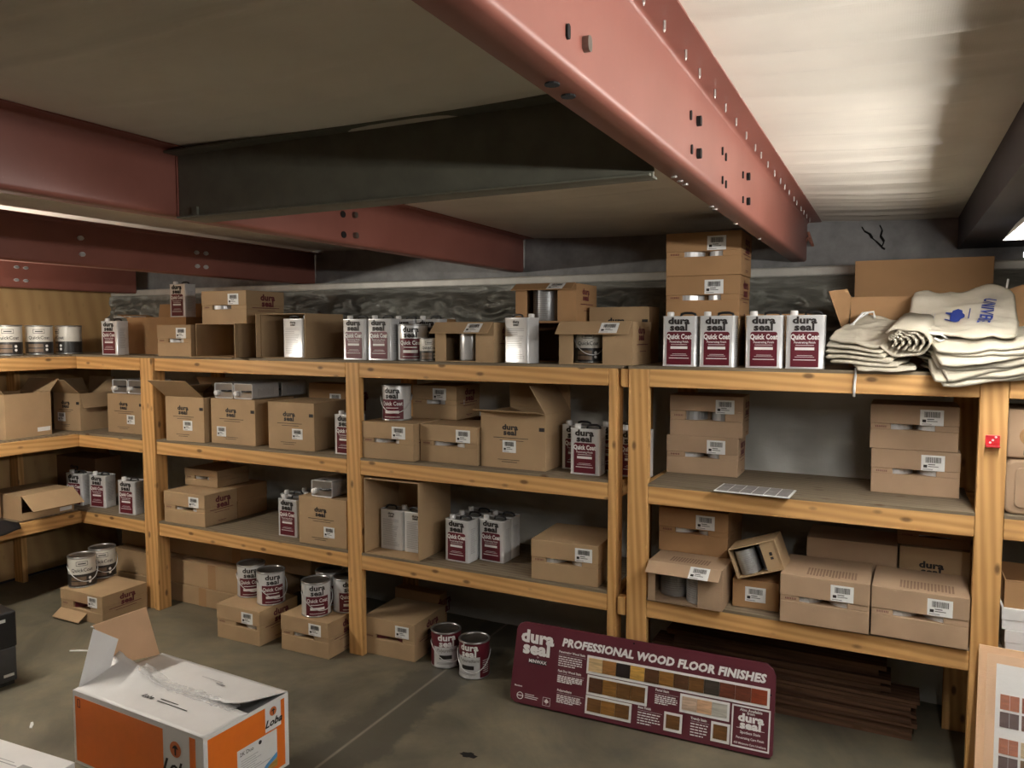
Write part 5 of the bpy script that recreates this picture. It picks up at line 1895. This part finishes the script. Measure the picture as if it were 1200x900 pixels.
vs_, fs_ = text_raw('UNIVERSE', 0.052, 0.02, 0.78)
on_bag(vs_, fs_, 'lettering', 'blue_ink', 0.72, 0.54, 3.1, 2.7, rad(-97))
buf = [(-0.050, 0.012), (-0.040, 0.030), (-0.024, 0.032), (-0.015, 0.042), (0.010, 0.044), (0.030, 0.030), (0.046, 0.026), (0.050, 0.010), (0.044, 0.0), (0.044, -0.032), (0.034, -0.032), (0.032, -0.012), (0.0, -0.014), (-0.008, -0.034), (-0.018, -0.034), (-0.018, -0.010), (-0.036, -0.008), (-0.044, 0.002)]
on_bag([Vector((a, b, 0)) for a, b in buf], [tuple(range(len(buf)))[::-1]], 'animal_print', 'blue_ink', 0.43, 0.49, 2.3, 2.2, rad(-95))
ln = MB()
for k in range(5):
    w2 = 0.022 + 0.008 * math.sin(k * 2.1)
    ln.poly([(-w2, -k * 0.012, 0), (w2, -k * 0.012, 0), (w2, -k * 0.012 + 0.003, 0), (-w2, -k * 0.012 + 0.003, 0)])
on_bag([Vector(p) for p in ln.v], ln.f, 'fine_print', 'grey_ink', 0.25, 0.48, 2.4, 2.4, rad(-95))
ln = MB().poly([(-0.04, 0, 0), (0.04, 0, 0), (0.04, 0.004, 0), (-0.04, 0.004, 0)])
on_bag([Vector(p) for p in ln.v], ln.f, 'fine_print', 'blue_ink', 0.565, 0.50, 2.4, 2.4, rad(-95))


def cord(parent, pts, r=0.0045, mat='white_paper'):
    return MB().tube(pts, r, 6).build('draw_cord', mat, parent, smooth=True)


x, y, z = topf(0.12, 0.04)
cord(tp, [(x - 0.03, y + 0.02, z), (x, y - 0.008, z - 0.004), (x + 0.03, y - 0.015, z - 0.012), (x + 0.07, y - 0.018, z - 0.016), (x + 0.09, y - 0.02, z - 0.03), (x + 0.07, y - 0.022, z - 0.04), (x + 0.05, y - 0.02, z - 0.03)])
x, y, z = topf(0.92, 0.97)
cord(tp, [(x, y, z), (x + 0.002, y - 0.002, z + 0.022), (x + 0.004, y, z + 0.035)], 0.004)

# left heap
LB = [((-0.03, 3.31), (0.22, 0.30), 4, 0.0, 0.012, 'lowest cream bag of the left heap'),
      ((-0.075, 3.325), (0.27, 0.30), -10, 0.014, 0.048, 'wide cream bag low in the left heap'),
      ((-0.085, 3.335), (0.26, 0.30), -15, 0.028, 0.085, 'cream bag third from the bottom of the left heap'),
      ((-0.088, 3.345), (0.25, 0.30), -19, 0.042, 0.122, 'cream bag fourth from the bottom of the left heap'),
      ((-0.085, 3.350), (0.24, 0.30), -23, 0.056, 0.160, 'cream bag fifth from the bottom of the left heap'),
      ((-0.080, 3.355), (0.22, 0.29), -26, 0.071, 0.200, 'folded cream bag on top of the left heap')]
lt = None
for k, (cn, sz, tn, a, b, lab) in enumerate(LB):
    lt, ltop = bag(lab, cn, sz, tn, zb + a, zb + b, 0.013, 50 + k, 7.0, droop=0.4, wr=0.002 + 0.004 * k)
x, y, z = ltop(0.1, 0.75)
cord(lt, [(x - 0.03, y - 0.09, z - 0.06), (x - 0.02, y - 0.05, z - 0.01), (x + 0.01, y, z + 0.03), (x + 0.05, y + 0.01, z + 0.035), (x + 0.055, y, z + 0.01)])
cord(lt, [(x - 0.045, y - 0.10, z - 0.075), (x - 0.03, y - 0.06, z - 0.02), (x, y - 0.01, z + 0.012), (x + 0.03, y, z + 0.03)])
# rolled bundle showing the folded edges
rl = thing('tote_bag', 'rolled bundle of cream bags showing its folded edges', 'bag', (0.035, 3.165, zb + 0.092), (rad(16), 0, rad(-12)), 'cream cloth bags')
for k in range(6):
    a_, b_ = 0.085 - k * 0.0125, 0.052 - k * 0.0075
    m = MB()
    N_ = 22
    pts = []
    for j in range(N_ + 1):
        q = rad(-165 + 300 * j / N_) if k == 0 else rad(-60 + 160 * j / N_)
        pts.append((a_ * math.cos(q) - 0.01 * k, b_ * math.sin(q) + 0.004 * math.sin(j * 1.3 + k)))
    for j, (px_, pz_) in enumerate(pts):
        for dy in (0.0, 0.22):
            m.v.append((px_ * (1 if dy == 0 else 0.9), dy + 0.004 * math.sin(j + k), pz_))
    for j in range(N_):
        m.f.append((2 * j, 2 * j + 2, 2 * j + 3, 2 * j + 1))
    o = m.build('fold' if k else 'wrap', 'canvas', rl, smooth=True)
    sd = o.modifiers.new('thick', 'SOLIDIFY')
    sd.thickness = 0.007
    sd.offset = 0
q = at_y((1003, 434), YF - 0.006)
cord(lt, [(q.x + 0.004, YF + 0.03, S3 + 0.008), (q.x, YF - 0.004, S3 + 0.006), (q.x - 0.001, YF - 0.008, S3 - 0.02), (q.x - 0.004, YF - 0.007, S3 - 0.06), (q.x - 0.004, YF - 0.007, S3 - 0.10)], 0.005)

# ------------------------------------------------------------------ make repeated labels impossible
seen = {}
for o in bpy.data.objects:
    if o.parent is None and o.get('label') and o.type != 'CAMERA':
        seen.setdefault(o['label'], []).append(o.name)
for k, v in seen.items():
    if len(v) > 1:
        print('DUPLICATE LABEL', k, v)
